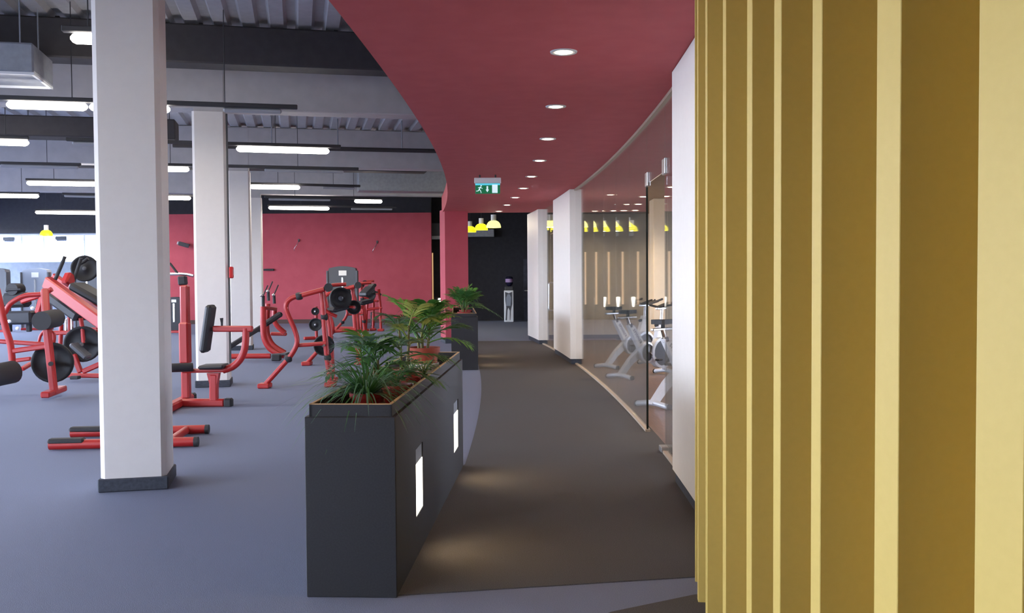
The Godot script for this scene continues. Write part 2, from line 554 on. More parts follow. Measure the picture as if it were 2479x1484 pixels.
func gym_ceiling() -> void:
	# ribbed steel deck
	var o := struct("ceiling", "ribbed grey steel deck ceiling over the gym", "ceiling")
	var s := mb()
	s.set_smooth_group(-1)
	var a0 := Vector3(-23.0, 0, -40.0)
	var y := 4.93
	var prof := [Vector2(0, 0), Vector2(0.17, 0), Vector2(0.21, 0.07), Vector2(0.32, 0.07), Vector2(0.36, 0)]
	for i in 98:
		for k in 4:
			var p: Vector2 = prof[k] + Vector2(i * 0.36, 0)
			var q: Vector2 = prof[k + 1] + Vector2(i * 0.36, 0)
			var v0 := a0 + U * p.x + Vector3(0, y + p.y, 0)
			var v1 := a0 + U * q.x + Vector3(0, y + q.y, 0)
			face(s, [v0, v1, v1 - W * 56.0, v0 - W * 56.0], Vector3.DOWN)
	part("steel_deck", s, mats.deck, o)
	s = mb()
	box(s, a0 + U * 17.6 - W * 28.0 + Vector3(0, y + 0.2, 0), Vector3(35.4, 0.2, 56), Basis(U, Vector3.UP, -W))
	part("roof_slab", s, mats.concrete, o)
	# main beams on the column lines
	var b := Vector3(-2.915, 0, -7.345)
	var where := ["over the camera end of the gym", "over the column beside the planter", "over the column with the red call point", "over the third column of the row", "over the last column of the row"]
	var t := [-7.0, 0.0, 6.93, 14.2, 21.4]
	for i in 5:
		var c: Vector3 = b + W * t[i] + U * -0.8
		o = struct("ceiling_beam", "deep grey concrete beam %s" % where[i], "beam", c)
		o.name = numbered("ceiling_beam") if i == 0 else "ceiling_beam_%03d" % i
		s = mb()
		box(s, c + Vector3(0, 4.49, 0), Vector3(20.4, 0.86, 0.4), Basis(U, Vector3.UP, -W), 0.015)
		part("beam_body", s, mats.concrete, o)
	# dark box duct under the deck in front of the second column
	var d := b + W * 5.35 + U * -0.8
	o = thing("air_duct", "long black rectangular air duct under the ribbed ceiling", "duct", d)
	s = mb()
	box(s, d + Vector3(0, 4.63, 0), Vector3(20.4, 0.5, 0.42), Basis(U, Vector3.UP, -W), 0.02)
	part("duct_body", s, mats.duct_dark, o)
	for i in 12:
		s = mb()
		box(s, d + U * (-9.6 + i * 1.74) + Vector3(0, 4.9, 0), Vector3(0.05, 0.08, 0.05), Basis(U, Vector3.UP, -W))
		part("hanger", s, mats.duct_dark, o)
	# dark thin duct further back and the pipes
	d = b + W * 17.4 + U * -3.2
	o = thing("air_duct", "dark flat air duct between the third and last column beams", "duct", d)
	s = mb()
	box(s, d + Vector3(0, 4.55, 0), Vector3(15.6, 0.4, 0.5), Basis(U, Vector3.UP, -W), 0.02)
	part("duct_body", s, mats.duct_dark, o)
	d = b + W * 12.6 + U * 3
	o = thing("sprinkler_pipe", "thin dark pipe on short hangers under the ribbed ceiling", "pipe", d)
	s = mb()
	tube(s, [d + U * -4.2 + Vector3(0, 4.3, 0), d + U * 5.0 + Vector3(0, 4.3, 0)], 0.045, 8)
	part("pipe", s, mats.duct_dark, o)
	for i in 7:
		s = mb()
		tube(s, [d + U * (-3.6 + i * 1.35) + Vector3(0, 4.34, 0), d + U * (-3.6 + i * 1.35) + Vector3(0, 4.93, 0)], 0.012, 6)
		part("hanger", s, mats.duct_grey, o)
	d = b + W * 9.45 + U * -5.9
	o = thing("air_duct", "dark low air duct running from the windows to the call point column", "duct", d)
	s = mb()
	box(s, d + Vector3(0, 4.12, 0), Vector3(10.3, 0.34, 0.5), Basis(U, Vector3.UP, -W), 0.02)
	part("duct_body", s, mats.duct_dark, o)
	for i in 6:
		s = mb()
		tube(s, [d + U * (-4.8 + i * 1.9) + Vector3(0, 4.28, 0), d + U * (-4.8 + i * 1.9) + Vector3(0, 4.93, 0)], 0.012, 6)
		part("hanger", s, mats.duct_grey, o)
	# grey metal duct against the soffit, in front of the black band
	d = b + W * 20.6 + U * 4.7
	o = thing("air_duct", "wide pale grey metal duct beside the red soffit", "duct", d)
	s = mb()
	box(s, d + Vector3(0, 4.45, 0), Vector3(3.4, 0.66, 0.7), Basis(U, Vector3.UP, -W), 0.02)
	part("duct_body", s, mats.duct_grey, o)
	# air conditioning cassette near the window side
	d = b + W * 4.6 + U * -2.85
	o = thing("air_unit", "boxy grey air conditioning unit hanging under the black duct", "air unit", d)
	s = mb()
	box(s, d + Vector3(0, 4.15, 0), Vector3(2.3, 0.34, 0.9), Basis(U, Vector3.UP, -W), 0.02)
	part("casing", s, mats.duct_grey, o)
	s = mb()
	for z in [-0.42, 0.42]: box(s, d + Vector3(0, 3.97, 0) + W * z, Vector3(2.3, 0.03, 0.03), Basis(U, Vector3.UP, -W))
	for x in [-1.13, 1.13]: box(s, d + Vector3(0, 3.97, 0) + U * x, Vector3(0.03, 0.03, 0.86), Basis(U, Vector3.UP, -W))
	part("trim_frame", s, mats.lamp_white, o)
	for x in [-1.0, 1.0]:
		for z in [-0.4, 0.4]:
			s = mb()
			tube(s, [d + U * x + W * z + Vector3(0, 4.3, 0), d + U * x + W * z + Vector3(0, 4.93, 0)], 0.01, 6)
			part("hanger_rod", s, mats.duct_grey, o)

# a hanging batten: rail from a to z, lit tubes and unlit diffusers given as pairs of points
func batten(a: Vector3, z: Vector3, lit: Array, off: Array, label: String) -> void:
	var o := thing("batten_light", label, "ceiling light", a, "hanging tube lights over the gym")
	var ax := (z - a).normalized()
	var s := mb()
	bar(s, a + Vector3(0, 0.075, 0), z + Vector3(0, 0.075, 0), 0.07, 0.055, 0.008)
	part("rail", s, mats.housing, o)
	var n := maxi(2, int((z - a).length() / 1.6))
	for i in n:
		var p := a.lerp(z, (i + 0.5) / n) + Vector3(0, 0.1, 0)
		s = mb()
		tube(s, [p, Vector3(p.x, 4.93, p.z)], 0.006, 5)
		part("wire", s, mats.housing, o)
	for q in lit:
		var p0: Vector3 = q[0]
		var p1: Vector3 = q[1]
		s = mb()
		var e := ax * 0.05
		tube(s, [p0, p0 + e * 0.4, p0 + e, p1 - e, p1 - e * 0.4, p1], [0.012, 0.036, 0.05, 0.05, 0.036, 0.012], 12)
		part("lit_tube", s, mats.tube_glow, o, "glowing white tube")
		var l := AreaLight3D.new()
		l.name = "tube_light"
		l.area_size = Vector2(maxf(0.3, (p1 - p0).length()), 0.09)
		l.light_energy = 1.9 * (p1 - p0).length()
		l.light_color = Color(1.0, 0.95, 0.88)
		l.shadow_enabled = true
		l.area_range = 60.0
		o.add_child(l, true)
		var mid := (p0 + p1) * 0.5 - Vector3(0, 0.056, 0)
		l.transform = Transform3D(Basis(ax, Vector3.UP.cross(ax).normalized(), Vector3.UP), mid - a)
	for q in off:
		s = mb()
		bar(s, q[0] + Vector3(0, 0.02, 0), q[1] + Vector3(0, 0.02, 0), 0.08, 0.06, 0.02)
		part("unlit_diffuser", s, mats.diffuser_off, o, "unlit pale diffuser")

func gym_lamps() -> void:
	mats.tube_glow = glow(Color(1.0, 0.97, 0.93), 14.0)
	batten(Vector3(-3.863, 3.680, -8.260), Vector3(-3.034, 3.680, -8.427), [[Vector3(-3.799, 3.680, -8.276), Vector3(-3.083, 3.680, -8.411)]], [], "single lit tube light just above the column beside the planter")
	batten(Vector3(-6.141, 3.680, -11.317), Vector3(-2.702, 3.680, -12.110), [[Vector3(-6.002, 3.680, -11.377), Vector3(-5.122, 3.680, -11.576)], [Vector3(-5.103, 3.680, -11.577), Vector3(-4.197, 3.680, -11.783)]], [[Vector3(-3.597, 3.680, -11.954), Vector3(-2.899, 3.680, -12.102)]], "long dark tube light whose lit end meets the thick white column")
	batten(Vector3(-8.609, 3.680, -14.251), Vector3(-7.357, 3.680, -14.576), [[Vector3(-8.549, 3.680, -14.254), Vector3(-7.357, 3.680, -14.576)]], [], "lit tube light ending above the leg press by the windows")
	batten(Vector3(-6.864, 3.680, -14.737), Vector3(-2.811, 3.680, -15.772), [[Vector3(-4.426, 3.680, -15.384), Vector3(-3.001, 3.680, -15.762)]], [[Vector3(-6.792, 3.680, -14.786), Vector3(-5.892, 3.680, -15.019)]], "long tube light lit at one end beside the call point column")
	batten(Vector3(-7.613, 3.680, -17.814), Vector3(-3.042, 3.680, -19.023), [[Vector3(-7.090, 3.680, -18.050), Vector3(-6.156, 3.680, -18.246)]], [[Vector3(-4.814, 3.680, -18.615), Vector3(-3.335, 3.680, -19.005)]], "tube light with an unlit diffuser crossing the third column")
	batten(Vector3(-10.403, 3.680, -17.450), Vector3(-8.109, 3.680, -17.989), [], [[Vector3(-9.447, 3.680, -17.638), Vector3(-8.155, 3.680, -17.986)]], "unlit tube light over the weight machines by the windows")
	batten(Vector3(-10.493, 3.680, -20.610), Vector3(-8.345, 3.680, -21.229), [[Vector3(-10.476, 3.680, -20.611), Vector3(-8.576, 3.680, -21.117)]], [], "lit tube light over the plate loaded machines left of the thick column")
	batten(Vector3(-5.981, 3.680, -21.792), Vector3(-3.578, 3.680, -22.592), [[Vector3(-5.972, 3.680, -21.793), Vector3(-4.892, 3.680, -22.075)]], [[Vector3(-4.424, 3.680, -22.317), Vector3(-3.714, 3.680, -22.582)]], "tube light with a short lit half behind the third column")
	batten(Vector3(-13.436, 3.680, -23.532), Vector3(-11.827, 3.680, -23.905), [[Vector3(-13.338, 3.680, -23.540), Vector3(-11.847, 3.680, -23.904)]], [], "lit tube light in front of the window strip, second of that end")
	batten(Vector3(-11.345, 3.680, -24.069), Vector3(-8.306, 3.680, -24.965), [[Vector3(-9.623, 3.680, -24.463), Vector3(-8.347, 3.680, -24.829)]], [[Vector3(-11.294, 3.680, -24.073), Vector3(-10.544, 3.680, -24.387)]], "tube light partly lit between the thick column and the call point column")
	batten(Vector3(-6.575, 3.680, -25.380), Vector3(-3.560, 3.680, -26.345), [[Vector3(-4.302, 3.680, -26.136), Vector3(-3.571, 3.680, -26.344)]], [[Vector3(-6.502, 3.680, -25.524), Vector3(-4.922, 3.680, -25.939)]], "tube light with a short lit end next to the pale duct")
	batten(Vector3(-7.258, 3.680, -28.381), Vector3(-3.570, 3.680, -29.626), [[Vector3(-7.234, 3.680, -28.384), Vector3(-5.523, 3.680, -28.895)]], [[Vector3(-4.929, 3.680, -29.311), Vector3(-3.697, 3.680, -29.614)]], "lit tube light just above the top edge of the red wall")
	batten(Vector3(-14.826, 3.680, -29.633), Vector3(-12.089, 3.680, -30.707), [[Vector3(-14.814, 3.680, -29.634), Vector3(-12.139, 3.680, -30.499)]], [], "lit tube light just above the window strip")
	# rows over and behind the camera end, out of the frame
	for q in [[-6.5, -5.0], [-8.5, -1.0], [-4.5, -1.5], [-6.5, 2.5], [-10.5, -6.0], [-12.5, -12.0], [-14.5, -18.0]]:
		var p := Vector3(q[0], 3.68, q[1])
		batten(p, p + U * 1.7, [[p + U * 0.1, p + U * 1.6]], [], "lit tube light hanging over the entrance end of the gym")

func walkway_ceiling() -> void:
	var o := struct("ceiling_soffit", "curved dark red lowered ceiling along the walkway", "ceiling")
	var s := mb()
	slab(s, band(-1.34, 0.99, 1.0, 23.3, 48), 3.15, 3.55)
	part("soffit_slab", s, mats.red_paint, o)
	mats.spot_glow = glow(Color(1.0, 0.9, 0.74), 14.0)
	var spots := [6.63, 8.75, 10.8, 12.82, 14.86, 16.83, 18.8, 20.76, 22.73]
	var nth := ["first", "second", "third", "fourth", "fifth", "sixth", "seventh", "eighth", "ninth"]
	for i in spots.size():
		var d: float = spots[i]
		downlight(Vector3(xc(d), 3.15, -d), "round recessed downlight in the red soffit, %s from the slatted wall" % nth[i], "downlights in the red soffit", 0.75)
	var d2 := 4.5
	downlight(Vector3(xc(d2), 3.15, -d2), "round recessed downlight in the red soffit beside the slatted wall", "downlights in the red soffit", 0.75)
	# red column that carries the soffit end
	var at := Vector3(-1.40, 0, -23.05)
	o = thing("red_column", "square red column under the far end of the red soffit", "column", at)
	s = mb()
	box(s, at + Vector3(0, 1.66, 0), Vector3(0.56, 3.1, 0.8), Basis(U, Vector3.UP, -W), 0.006)
	part("shaft", s, mats.red_wall, o)
	s = mb()
	box(s, at + Vector3(0, 0.06, 0), Vector3(0.58, 0.12, 0.82), Basis(U, Vector3.UP, -W), 0.004)
	part("skirting", s, mats.skirting, o)
	exit_sign(Vector3(-0.36, 3.15, -14.6))

func downlight(at: Vector3, label: String, group: String, energy: float, cone := 38.0, tint := Color(1.0, 0.82, 0.6)) -> void:
	var o := thing("downlight", label, "downlight", at, group)
	var s := mb()
	lathe(s, [Vector2(0.062, 0.0), Vector2(0.064, -0.006), Vector2(0.092, -0.008), Vector2(0.095, 0.0)], at, Basis.IDENTITY, 24)
	part("trim_ring", s, mats.lamp_white, o)
	s = mb()
	lathe(s, [Vector2(0.0, -0.012), Vector2(0.045, -0.01), Vector2(0.063, -0.002)], at, Basis.IDENTITY, 24)
	part("lamp", s, mats.spot_glow, o, "glowing warm lamp face")
	var l := SpotLight3D.new()
	l.name = "spot"
	l.spot_angle = cone
	l.spot_angle_attenuation = 1.0
	l.spot_range = 20.0
	l.light_energy = energy
	l.light_color = tint
	l.light_size = 0.05
	l.shadow_enabled = true
	o.add_child(l)
	l.position = Vector3(0, -0.03, 0)
	l.rotation_degrees = Vector3(-90, 0, 0)

func exit_sign(at: Vector3) -> void:
	var o := thing("exit_sign", "green emergency exit sign hanging from the red soffit", "exit sign", at)
	var s := mb()
	bx(s, at + Vector3(-0.205, -0.13, -0.035), at + Vector3(0.205, -0.045, 0.035), 0.008)
	part("housing", s, mats.lamp_white, o)
	s = mb()
	for x in [-0.12, 0.12]: tube(s, [at + Vector3(x, 0, 0), at + Vector3(x, -0.05, 0)], 0.012, 8)
	part("ceiling_mounts", s, mats.housing, o)
	s = mb()
	bx(s, at + Vector3(-0.19, -0.288, -0.006), at + Vector3(0.19, -0.13, 0.006), 0.002)
	part("green_panel", s, glow(Color(0.0, 0.4, 0.24), 0.5, Color(0.03, 0.3, 0.18)), o, "glowing green panel")
	var w := glow(Color(0.8, 0.95, 1.0), 0.4)
	s = mb()
	bx(s, at + Vector3(-0.19, -0.158, 0.006), at + Vector3(0.19, -0.132, 0.009))
	part("bright_edge", s, glow(Color(0.35, 0.85, 0.95), 0.45, Color(0.3, 0.6, 0.65)), o)
	s = mb()
	bx(s, at + Vector3(0.068, -0.276, 0.006), at + Vector3(0.152, -0.15, 0.010))
	part("door_symbol", s, w, o, "white door pictogram")
	s = mb()
	extrude(s, PackedVector2Array([Vector2(-0.012, -0.172), Vector2(0.012, -0.172), Vector2(0.012, -0.225), Vector2(0.026, -0.225), Vector2(0, -0.265), Vector2(-0.026, -0.225), Vector2(-0.012, -0.225)]), at + Vector3(-0.005, 0, 0.006), Vector3.RIGHT, Vector3.UP, Vector3(0, 0, 0.003))
	part("arrow_symbol", s, w, o, "white down arrow pictogram")
	s = mb()
	var c := at + Vector3(-0.118, -0.21, 0.009)
	for q in [[0.012, 0.028, -0.012, -0.012, 0.016], [-0.012, -0.012, 0.012, -0.038, 0.012], [0.012, -0.038, 0.018, -0.066, 0.010], [-0.012, -0.014, -0.03, -0.036, 0.012], [-0.03, -0.036, -0.058, -0.038, 0.010], [0.008, 0.022, 0.038, 0.0, 0.009], [0.004, 0.022, -0.03, 0.012, 0.009]]:
		bar(s, c + Vector3(q[0], q[1], 0), c + Vector3(q[2], q[3], 0), 0.004, q[4], 0.0, Vector3.BACK.cross(Vector3(q[2] - q[0], q[3] - q[1], 0)))
	lathe(s, [Vector2(0, 0.002), Vector2(0.011, 0.002), Vector2(0.011, -0.002), Vector2(0, -0.002)], c + Vector3(0.018, 0.043, 0), Basis(Vector3.RIGHT, PI / 2), 10)
	part("running_symbol", s, w, o, "white running figure pictogram")

func slatted_wall() -> void:
	var c := Vector3(6.35, 0, -3.94)
	var r := 5.49
	var o := struct("wall_slatted", "curved wall of tall yellow vertical slats", "wall", c)
	var s := mb()
	s.set_smooth_group(1)
	var n := 40
	for i in n:
		var a0 := lerpf(-0.2, 1.25, float(i) / n)
		var a1 := lerpf(-0.2, 1.25, float(i + 1) / n)
		var p := c + Vector3(-cos(a0), 0, sin(a0)) * (r - 0.3)
		var q := c + Vector3(-cos(a1), 0, sin(a1)) * (r - 0.3)
		face(s, [p, q, q + Vector3(0, 3.14, 0), p + Vector3(0, 3.14, 0)], Vector3(-cos(a0), 0, sin(a0)))
	part("backing", s, mats.yellow, o)
	var ends := [[-0.187, -0.176], [-0.1255, -0.1165], [-0.0603, -0.0513], [0.0116, 0.0205], [0.0732, 0.0834], [0.1222, 0.133], [0.174, 0.185], [0.2374, 0.2564], [0.3069, 0.333]]
	for i in 12: ends.append([0.39 + i * 0.07, 0.411 + i * 0.07])
	for e in ends:
		s = mb()
		var a: float = (e[0] + e[1]) * 0.5
		var out := Vector3(-cos(a), 0, sin(a))
		var side := Vector3(sin(a), 0, cos(a))
		box(s, c + out * (r - 0.16) + Vector3(0, 1.57, 0), Vector3((e[1] - e[0]) * r, 3.14, 0.32), Basis(side, Vector3.UP, out), 0.002)
		part("slat", s, mats.yellow, o)

func p3(off: float, d: float, y := 0.0) -> Vector3:
	return Vector3(xc(d) + off, y, -d)

const G := 0.955   # the glass line, measured from the walkway's lamp row

func pier(d0: float, d1: float, label: String) -> void:
	var o := thing("pier", label, "pier", p3(G, d0), "white piers of the studio front")
	var s := mb()
	slab(s, band(G - 0.11, G + 0.12, d0, d1, 6), 0.1, 3.145)
	part("panel", s, mats.pier_white, o)
	s = mb()
	slab(s, band(G - 0.09, G + 0.10, d0 + 0.02, d1 - 0.02, 6), 0.0, 0.1)
	part("skirting", s, mats.skirting, o)

func pane(o: Node3D, d0: float, d1: float, y0: float, y1: float, called := "pane") -> MeshInstance3D:
	var s := mb()
	var a := p3(G, d0, (y0 + y1) * 0.5)
	var z := p3(G, d1, (y0 + y1) * 0.5)
	bar(s, a, z, 0.010, y1 - y0)
	return part(called, s, mats.glass, o)

func rail(o: Node3D, d0: float, d1: float, y0: float, y1: float, w: float, m: Material, called: String) -> void:
	var s := mb()
	slab(s, band(G - w * 0.5, G + w * 0.5, d0, d1, 12), y0, y1)
	part(called, s, m, o)

func edge(o: Node3D, d: float, y0: float, y1: float) -> void:
	var s := mb()
	box(s, p3(G, d, (y0 + y1) * 0.5), Vector3(0.02, y1 - y0, 0.012))
	part("glass_edge", s, mats.glass_edge, o, "dark polished glass edge")

func studio_front() -> void:
	pier(5.2, 7.3, "white pier next to the slatted wall, brightly lit")
	pier(17.05, 19.6, "white pier between the long glass front and the glass door")
	pier(22.1, 24.0, "white pier at the far end of the walkway by the black wall")
	var o := struct("window_19", "tall frameless glass front of the cycling studio", "window", p3(G, 9.65))
	var cuts := [9.65, 11.06, 12.3, 13.6, 14.75, 15.9, 17.05]
	for i in cuts.size() - 1: pane(o, cuts[i] + 0.004, cuts[i + 1] - 0.004, 0.03, 3.15)
	pane(o, 7.3, 8.45, 0.03, 3.15)
	pane(o, 8.46, 9.64, 2.52, 3.15, "transom_pane")
	edge(o, 9.65, 0.03, 2.5)
	rail(o, 9.62, 17.05, 0.0, 0.03, 0.05, mats.rail, "floor_rail")
	rail(o, 7.3, 8.45, 0.0, 0.03, 0.05, mats.rail, "floor_rail")
	rail(o, 7.3, 17.05, 3.12, 3.15, 0.05, mats.rail, "head_rail")
	var s := mb()
	for d in [8.45, 9.6]: box(s, p3(G, d, 2.56), Vector3(0.035, 0.14, 0.16), Basis.IDENTITY, 0.005)
	part("patch_fittings", s, mats.steel, o, "brushed steel glass clamp")
	# the open glass door leaf
	var h := p3(G + 0.02, 8.5)
	o = struct("door_1", "open frameless glass door of the cycling studio", "door", h)
	s = mb()
	bx(s, h + Vector3(0.02, 0.02, -0.006), h + Vector3(1.08, 2.48, 0.006))
	part("pane", s, mats.glass, o)
	s = mb()
	bx(s, h + Vector3(-0.06, 0.006, -0.09), h + Vector3(0.12, 0.06, 0.05), 0.006)
	part("floor_pivot", s, mats.steel, o, "brushed steel floor pivot")
	s = mb()
	bx(s, h + Vector3(0.0, 2.4, -0.02), h + Vector3(0.14, 2.48, 0.02), 0.004)
	part("top_pivot", s, mats.steel, o)
	# glass bay with the second door
	o = struct("window_20", "narrow glass pane between the two far white piers", "window", p3(G, 20.9))
	pane(o, 20.86, 22.1, 0.03, 3.15)
	pane(o, 19.6, 20.84, 2.52, 3.15, "transom_pane")
	rail(o, 19.6, 22.1, 0.0, 0.03, 0.05, mats.rail, "floor_rail")
	o = struct("door_2", "closed glass door with a steel bow handle between white piers", "door", p3(G, 20.2))
	pane(o, 19.62, 20.82, 0.035, 2.5)
	s = mb()
	var e := p3(G - 0.01, 20.55)
	tube(s, spline([e + Vector3(0, 0.85, 0), e + Vector3(-0.07, 0.87, 0), e + Vector3(-0.07, 1.05, 0), e + Vector3(-0.07, 1.3, 0), e + Vector3(-0.07, 1.43, 0), e + Vector3(0, 1.45, 0)], 5), 0.016, 8)
	part("handle", s, mats.steel, o, "polished steel bow handle")

func studio() -> void:
	var o := struct("floor_studio", "orange brown wooden floor of the cycling studio", "floor")
	var s := mb()
	var p := PackedVector2Array()
	for i in 25: p.append(along(G + 0.03, lerpf(7.0, 24.0, i / 24.0)))
	p.append(Vector2(8, -24))
	p.append(Vector2(8, -7))
	slab(s, p, 0.0, 0.005)
	part("boards", s, mats.wood_floor, o)
	o = struct("ceiling_studio", "plain beige ceiling of the cycling studio", "ceiling")
	s = mb()
	p = PackedVector2Array()
	for i in 25: p.append(along(0.99, lerpf(5.0, 24.0, i / 24.0)))
	p.append(Vector2(8, -24))
	p.append(Vector2(8, -5))
	slab(s, p, 3.15, 3.4)
	part("panel", s, mats.studio_ceiling, o)
	o = struct("wall_studio_near", "beige end wall of the studio beside the bright pier", "wall")
	s = mb()
	bx(s, Vector3(1.52, 0, -7.0), Vector3(8, 3.15, -6.8))
	part("panel", s, mats.studio_wall, o)
	o = struct("wall_studio_far", "beige end wall of the cycling studio", "wall")
	s = mb()
	bx(s, Vector3(0.68, 0, -24.22), Vector3(8, 3.15, -24.02))
	part("panel", s, mats.studio_wall, o)
	s = mb()
	bx(s, Vector3(0.72, 0, -24.02), Vector3(8, 0.1, -23.99))
	part("baseboard", s, mats.brown_skirting, o)
	# column inside the studio, seen through the open door
	var at := Vector3(3.2, 0, -19.6)
	o = thing("studio_column", "beige square column inside the cycling studio", "column", at)
	s = mb()
	bx(s, at + Vector3(-0.32, 0, -0.3), at + Vector3(0.32, 3.15, 0.3), 0.01)
	part("shaft", s, mats.studio_wall, o)
	var n := 0
	for q in [[3.2, 10.0], [5.8, 10.0], [3.0, 15.0], [5.8, 15.0], [1.9, 18.3], [2.0, 22.9], [3.6, 22.9], [5.4, 22.9]]:
		n += 1
		downlight(Vector3(q[0], 3.15, -q[1]), "round recessed downlight in the beige studio ceiling", "studio ceiling downlights", 6.0 if q[1] < 20.0 else 2.2, 70.0, Color(1.0, 0.88, 0.72))

func lamp_slot(o: Node3D, face_at: Vector3, out: Vector3, side: Vector3, w: float, y0: float, y1: float) -> void:
	# glowing plate and the unlit panel above it, set just behind the board's face
	var b := Basis(side, Vector3.UP, out)
	var yl := y0 + (y1 - y0) * 0.76
	var s := mb()
	box(s, face_at - out * 0.013 + Vector3(0, (yl + y1) * 0.5, 0), Vector3(w, y1 - yl, 0.012), b)
	part("unlit_panel", s, mats.machine_pale, o, "unlit pale grey upper panel of the slot")
	s = mb()
	box(s, face_at - out * 0.010 + Vector3(0, (y0 + yl) * 0.5, 0), Vector3(w, yl - y0, 0.012), b)
	part("lamp_plate", s, mats.slot_glow, o, "glowing white lamp plate")
	var l := SpotLight3D.new()
	l.name = "slot_light"
	l.spot_angle = 60.0
	l.spot_angle_attenuation = 1.0
	l.spot_range = 12.0
	l.light_energy = 0.24
	l.light_color = Color(1.0, 0.84, 0.62)
	l.light_size = 0.08
	l.shadow_enabled = true
	o.add_child(l, true)
	var aim := (out + Vector3(0, -0.9, 0)).normalized()
	l.transform = Transform3D(Basis.looking_at(aim, Vector3.UP), face_at + out * 0.015 + Vector3(0, (y0 + yl) * 0.5, 0) - O)

func planter_body(label: String, at: Vector3, turn: float) -> Node3D:
	var o := thing("planter", label, "planter", at, "black planters along the walkway", turn)
	O = Vector3.ZERO
	var w := 0.2275
	var L := 3.28
	var H := 0.905
	var t := 0.02
	var s := mb()
	bx(s, Vector3(-w, 0, -t), Vector3(w, H, 0), 0.003)
	part("front_board", s, mats.plant_box, o)
	s = mb()
	bx(s, Vector3(-w, 0, -L), Vector3(w, H, -L + t), 0.003)
	part("end_board", s, mats.plant_box, o)
	s = mb()
	bx(s, Vector3(-w, 0, -L + t), Vector3(-w + t, H, -t))
	part("gym_side_board", s, mats.plant_box, o)
	var cut := [[0.66, 0.94], [2.60, 2.92]]
	s = mb()
	bx(s, Vector3(w - t, 0, -L + t), Vector3(w, 0.235, -t))
	bx(s, Vector3(w - t, 0.62, -L + t), Vector3(w, H, -t))
	bx(s, Vector3(w - t, 0.235, -0.66), Vector3(w, 0.62, -t))
	bx(s, Vector3(w - t, 0.235, -2.60), Vector3(w, 0.62, -0.94))
	bx(s, Vector3(w - t, 0.235, -L + t), Vector3(w, 0.62, -2.92))
	part("walkway_side_board", s, mats.plant_box, o)
	for c in cut:
		lamp_slot(o, Vector3(w, 0, -(c[0] + c[1]) * 0.5), Vector3.RIGHT, Vector3.FORWARD, c[1] - c[0], 0.235, 0.62)
	s = mb()
	var i := 0.02
	bx(s, Vector3(-w + i, H, -i - 0.014), Vector3(w - i, H + 0.06, -i))
	bx(s, Vector3(-w + i, H, -L + i), Vector3(w - i, H + 0.06, -L + i + 0.014))
	bx(s, Vector3(-w + i, 0.8, -L + i), Vector3(-w + i + 0.014, H + 0.06, -i))
	bx(s, Vector3(w - i - 0.014, 0.8, -L + i), Vector3(w - i, H + 0.06, -i))
	part("rim", s, mats.plant_box, o)
	s = mb()
	bx(s, Vector3(-w + i, H + 0.06, -i - 0.014), Vector3(w - i, H + 0.064, -i))
	bx(s, Vector3(-w + i, H + 0.06, -L + i), Vector3(w - i, H + 0.064, -L + i + 0.014))
	bx(s, Vector3(-w + i, H + 0.06, -L + i), Vector3(-w + i + 0.014, H + 0.064, -i))
	bx(s, Vector3(w - i - 0.014, H + 0.06, -L + i), Vector3(w - i, H + 0.064, -i))
	part("plywood_edge", s, mats.ply, o, "pale raw plywood top edge")
	s = mb()
	bx(s, Vector3(-w + t, 0.84, -L + t), Vector3(w - t, 0.86, -t))
	part("tray", s, mats.tray, o, "tan plywood tray inside")
	return o

func leaflet(s: SurfaceTool, a: Vector3, dir: Vector3, n: Vector3, len: float, wid: float, droop: float) -> void:
	var side := dir.cross(n).normalized()
	s.set_smooth_group(1)
	var prev := [a, a]
	var q := [[0.35, 1.0], [0.7, 0.8], [1.0, 0.0]]
	for k in 3:
		var t: float = q[k][0]
		var c := a + dir * len * t + Vector3(0, -droop * t * t, 0)
		var cur := [c - side * wid * q[k][1], c + side * wid * q[k][1]]
		if k == 0: face(s, [a, cur[0], cur[1]], n)
		elif k == 2: face(s, [prev[0], c, prev[1]], n)
		else: face(s, [prev[0], cur[0], cur[1], prev[1]], n)
		prev = cur

func frond(o: Node3D, base: Vector3, dir: Vector3, len: float, droop: float, pairs: int, leaf: float, wid: float, m: Material) -> void:
	var s := mb()
	var pts := []
	for i in 9:
		var t := i / 8.0
		pts.append(base + dir * len * t + Vector3(0, -droop * t * t, 0))
	tube(s, pts, [0.006, 0.006, 0.005, 0.005, 0.004, 0.004, 0.003, 0.002, 0.001], 5)
	for i in pairs:
		var t := 0.3 + 0.7 * i / (pairs - 1.0)
		var c := base + dir * len * t + Vector3(0, -droop * t * t, 0)
		var tang := (dir * len + Vector3(0, -2.0 * droop * t, 0)).normalized()
		var sd := tang.cross(Vector3.UP).normalized()
		var up := sd.cross(tang).normalized()
		var k := leaf * (0.55 + 0.45 * sin(PI * clampf((t - 0.2) / 0.85, 0, 1)))
		for g in [-1.0, 1.0]:
			var ld: Vector3 = (sd * g * 0.75 + tang * 0.7 + up * 0.15 + Vector3(rng.randf_range(-0.12, 0.12), rng.randf_range(-0.12, 0.12), rng.randf_range(-0.12, 0.12))).normalized()
			leaflet(s, c, ld, up, k, wid, k * 0.3)
	part("frond", s, m, o)

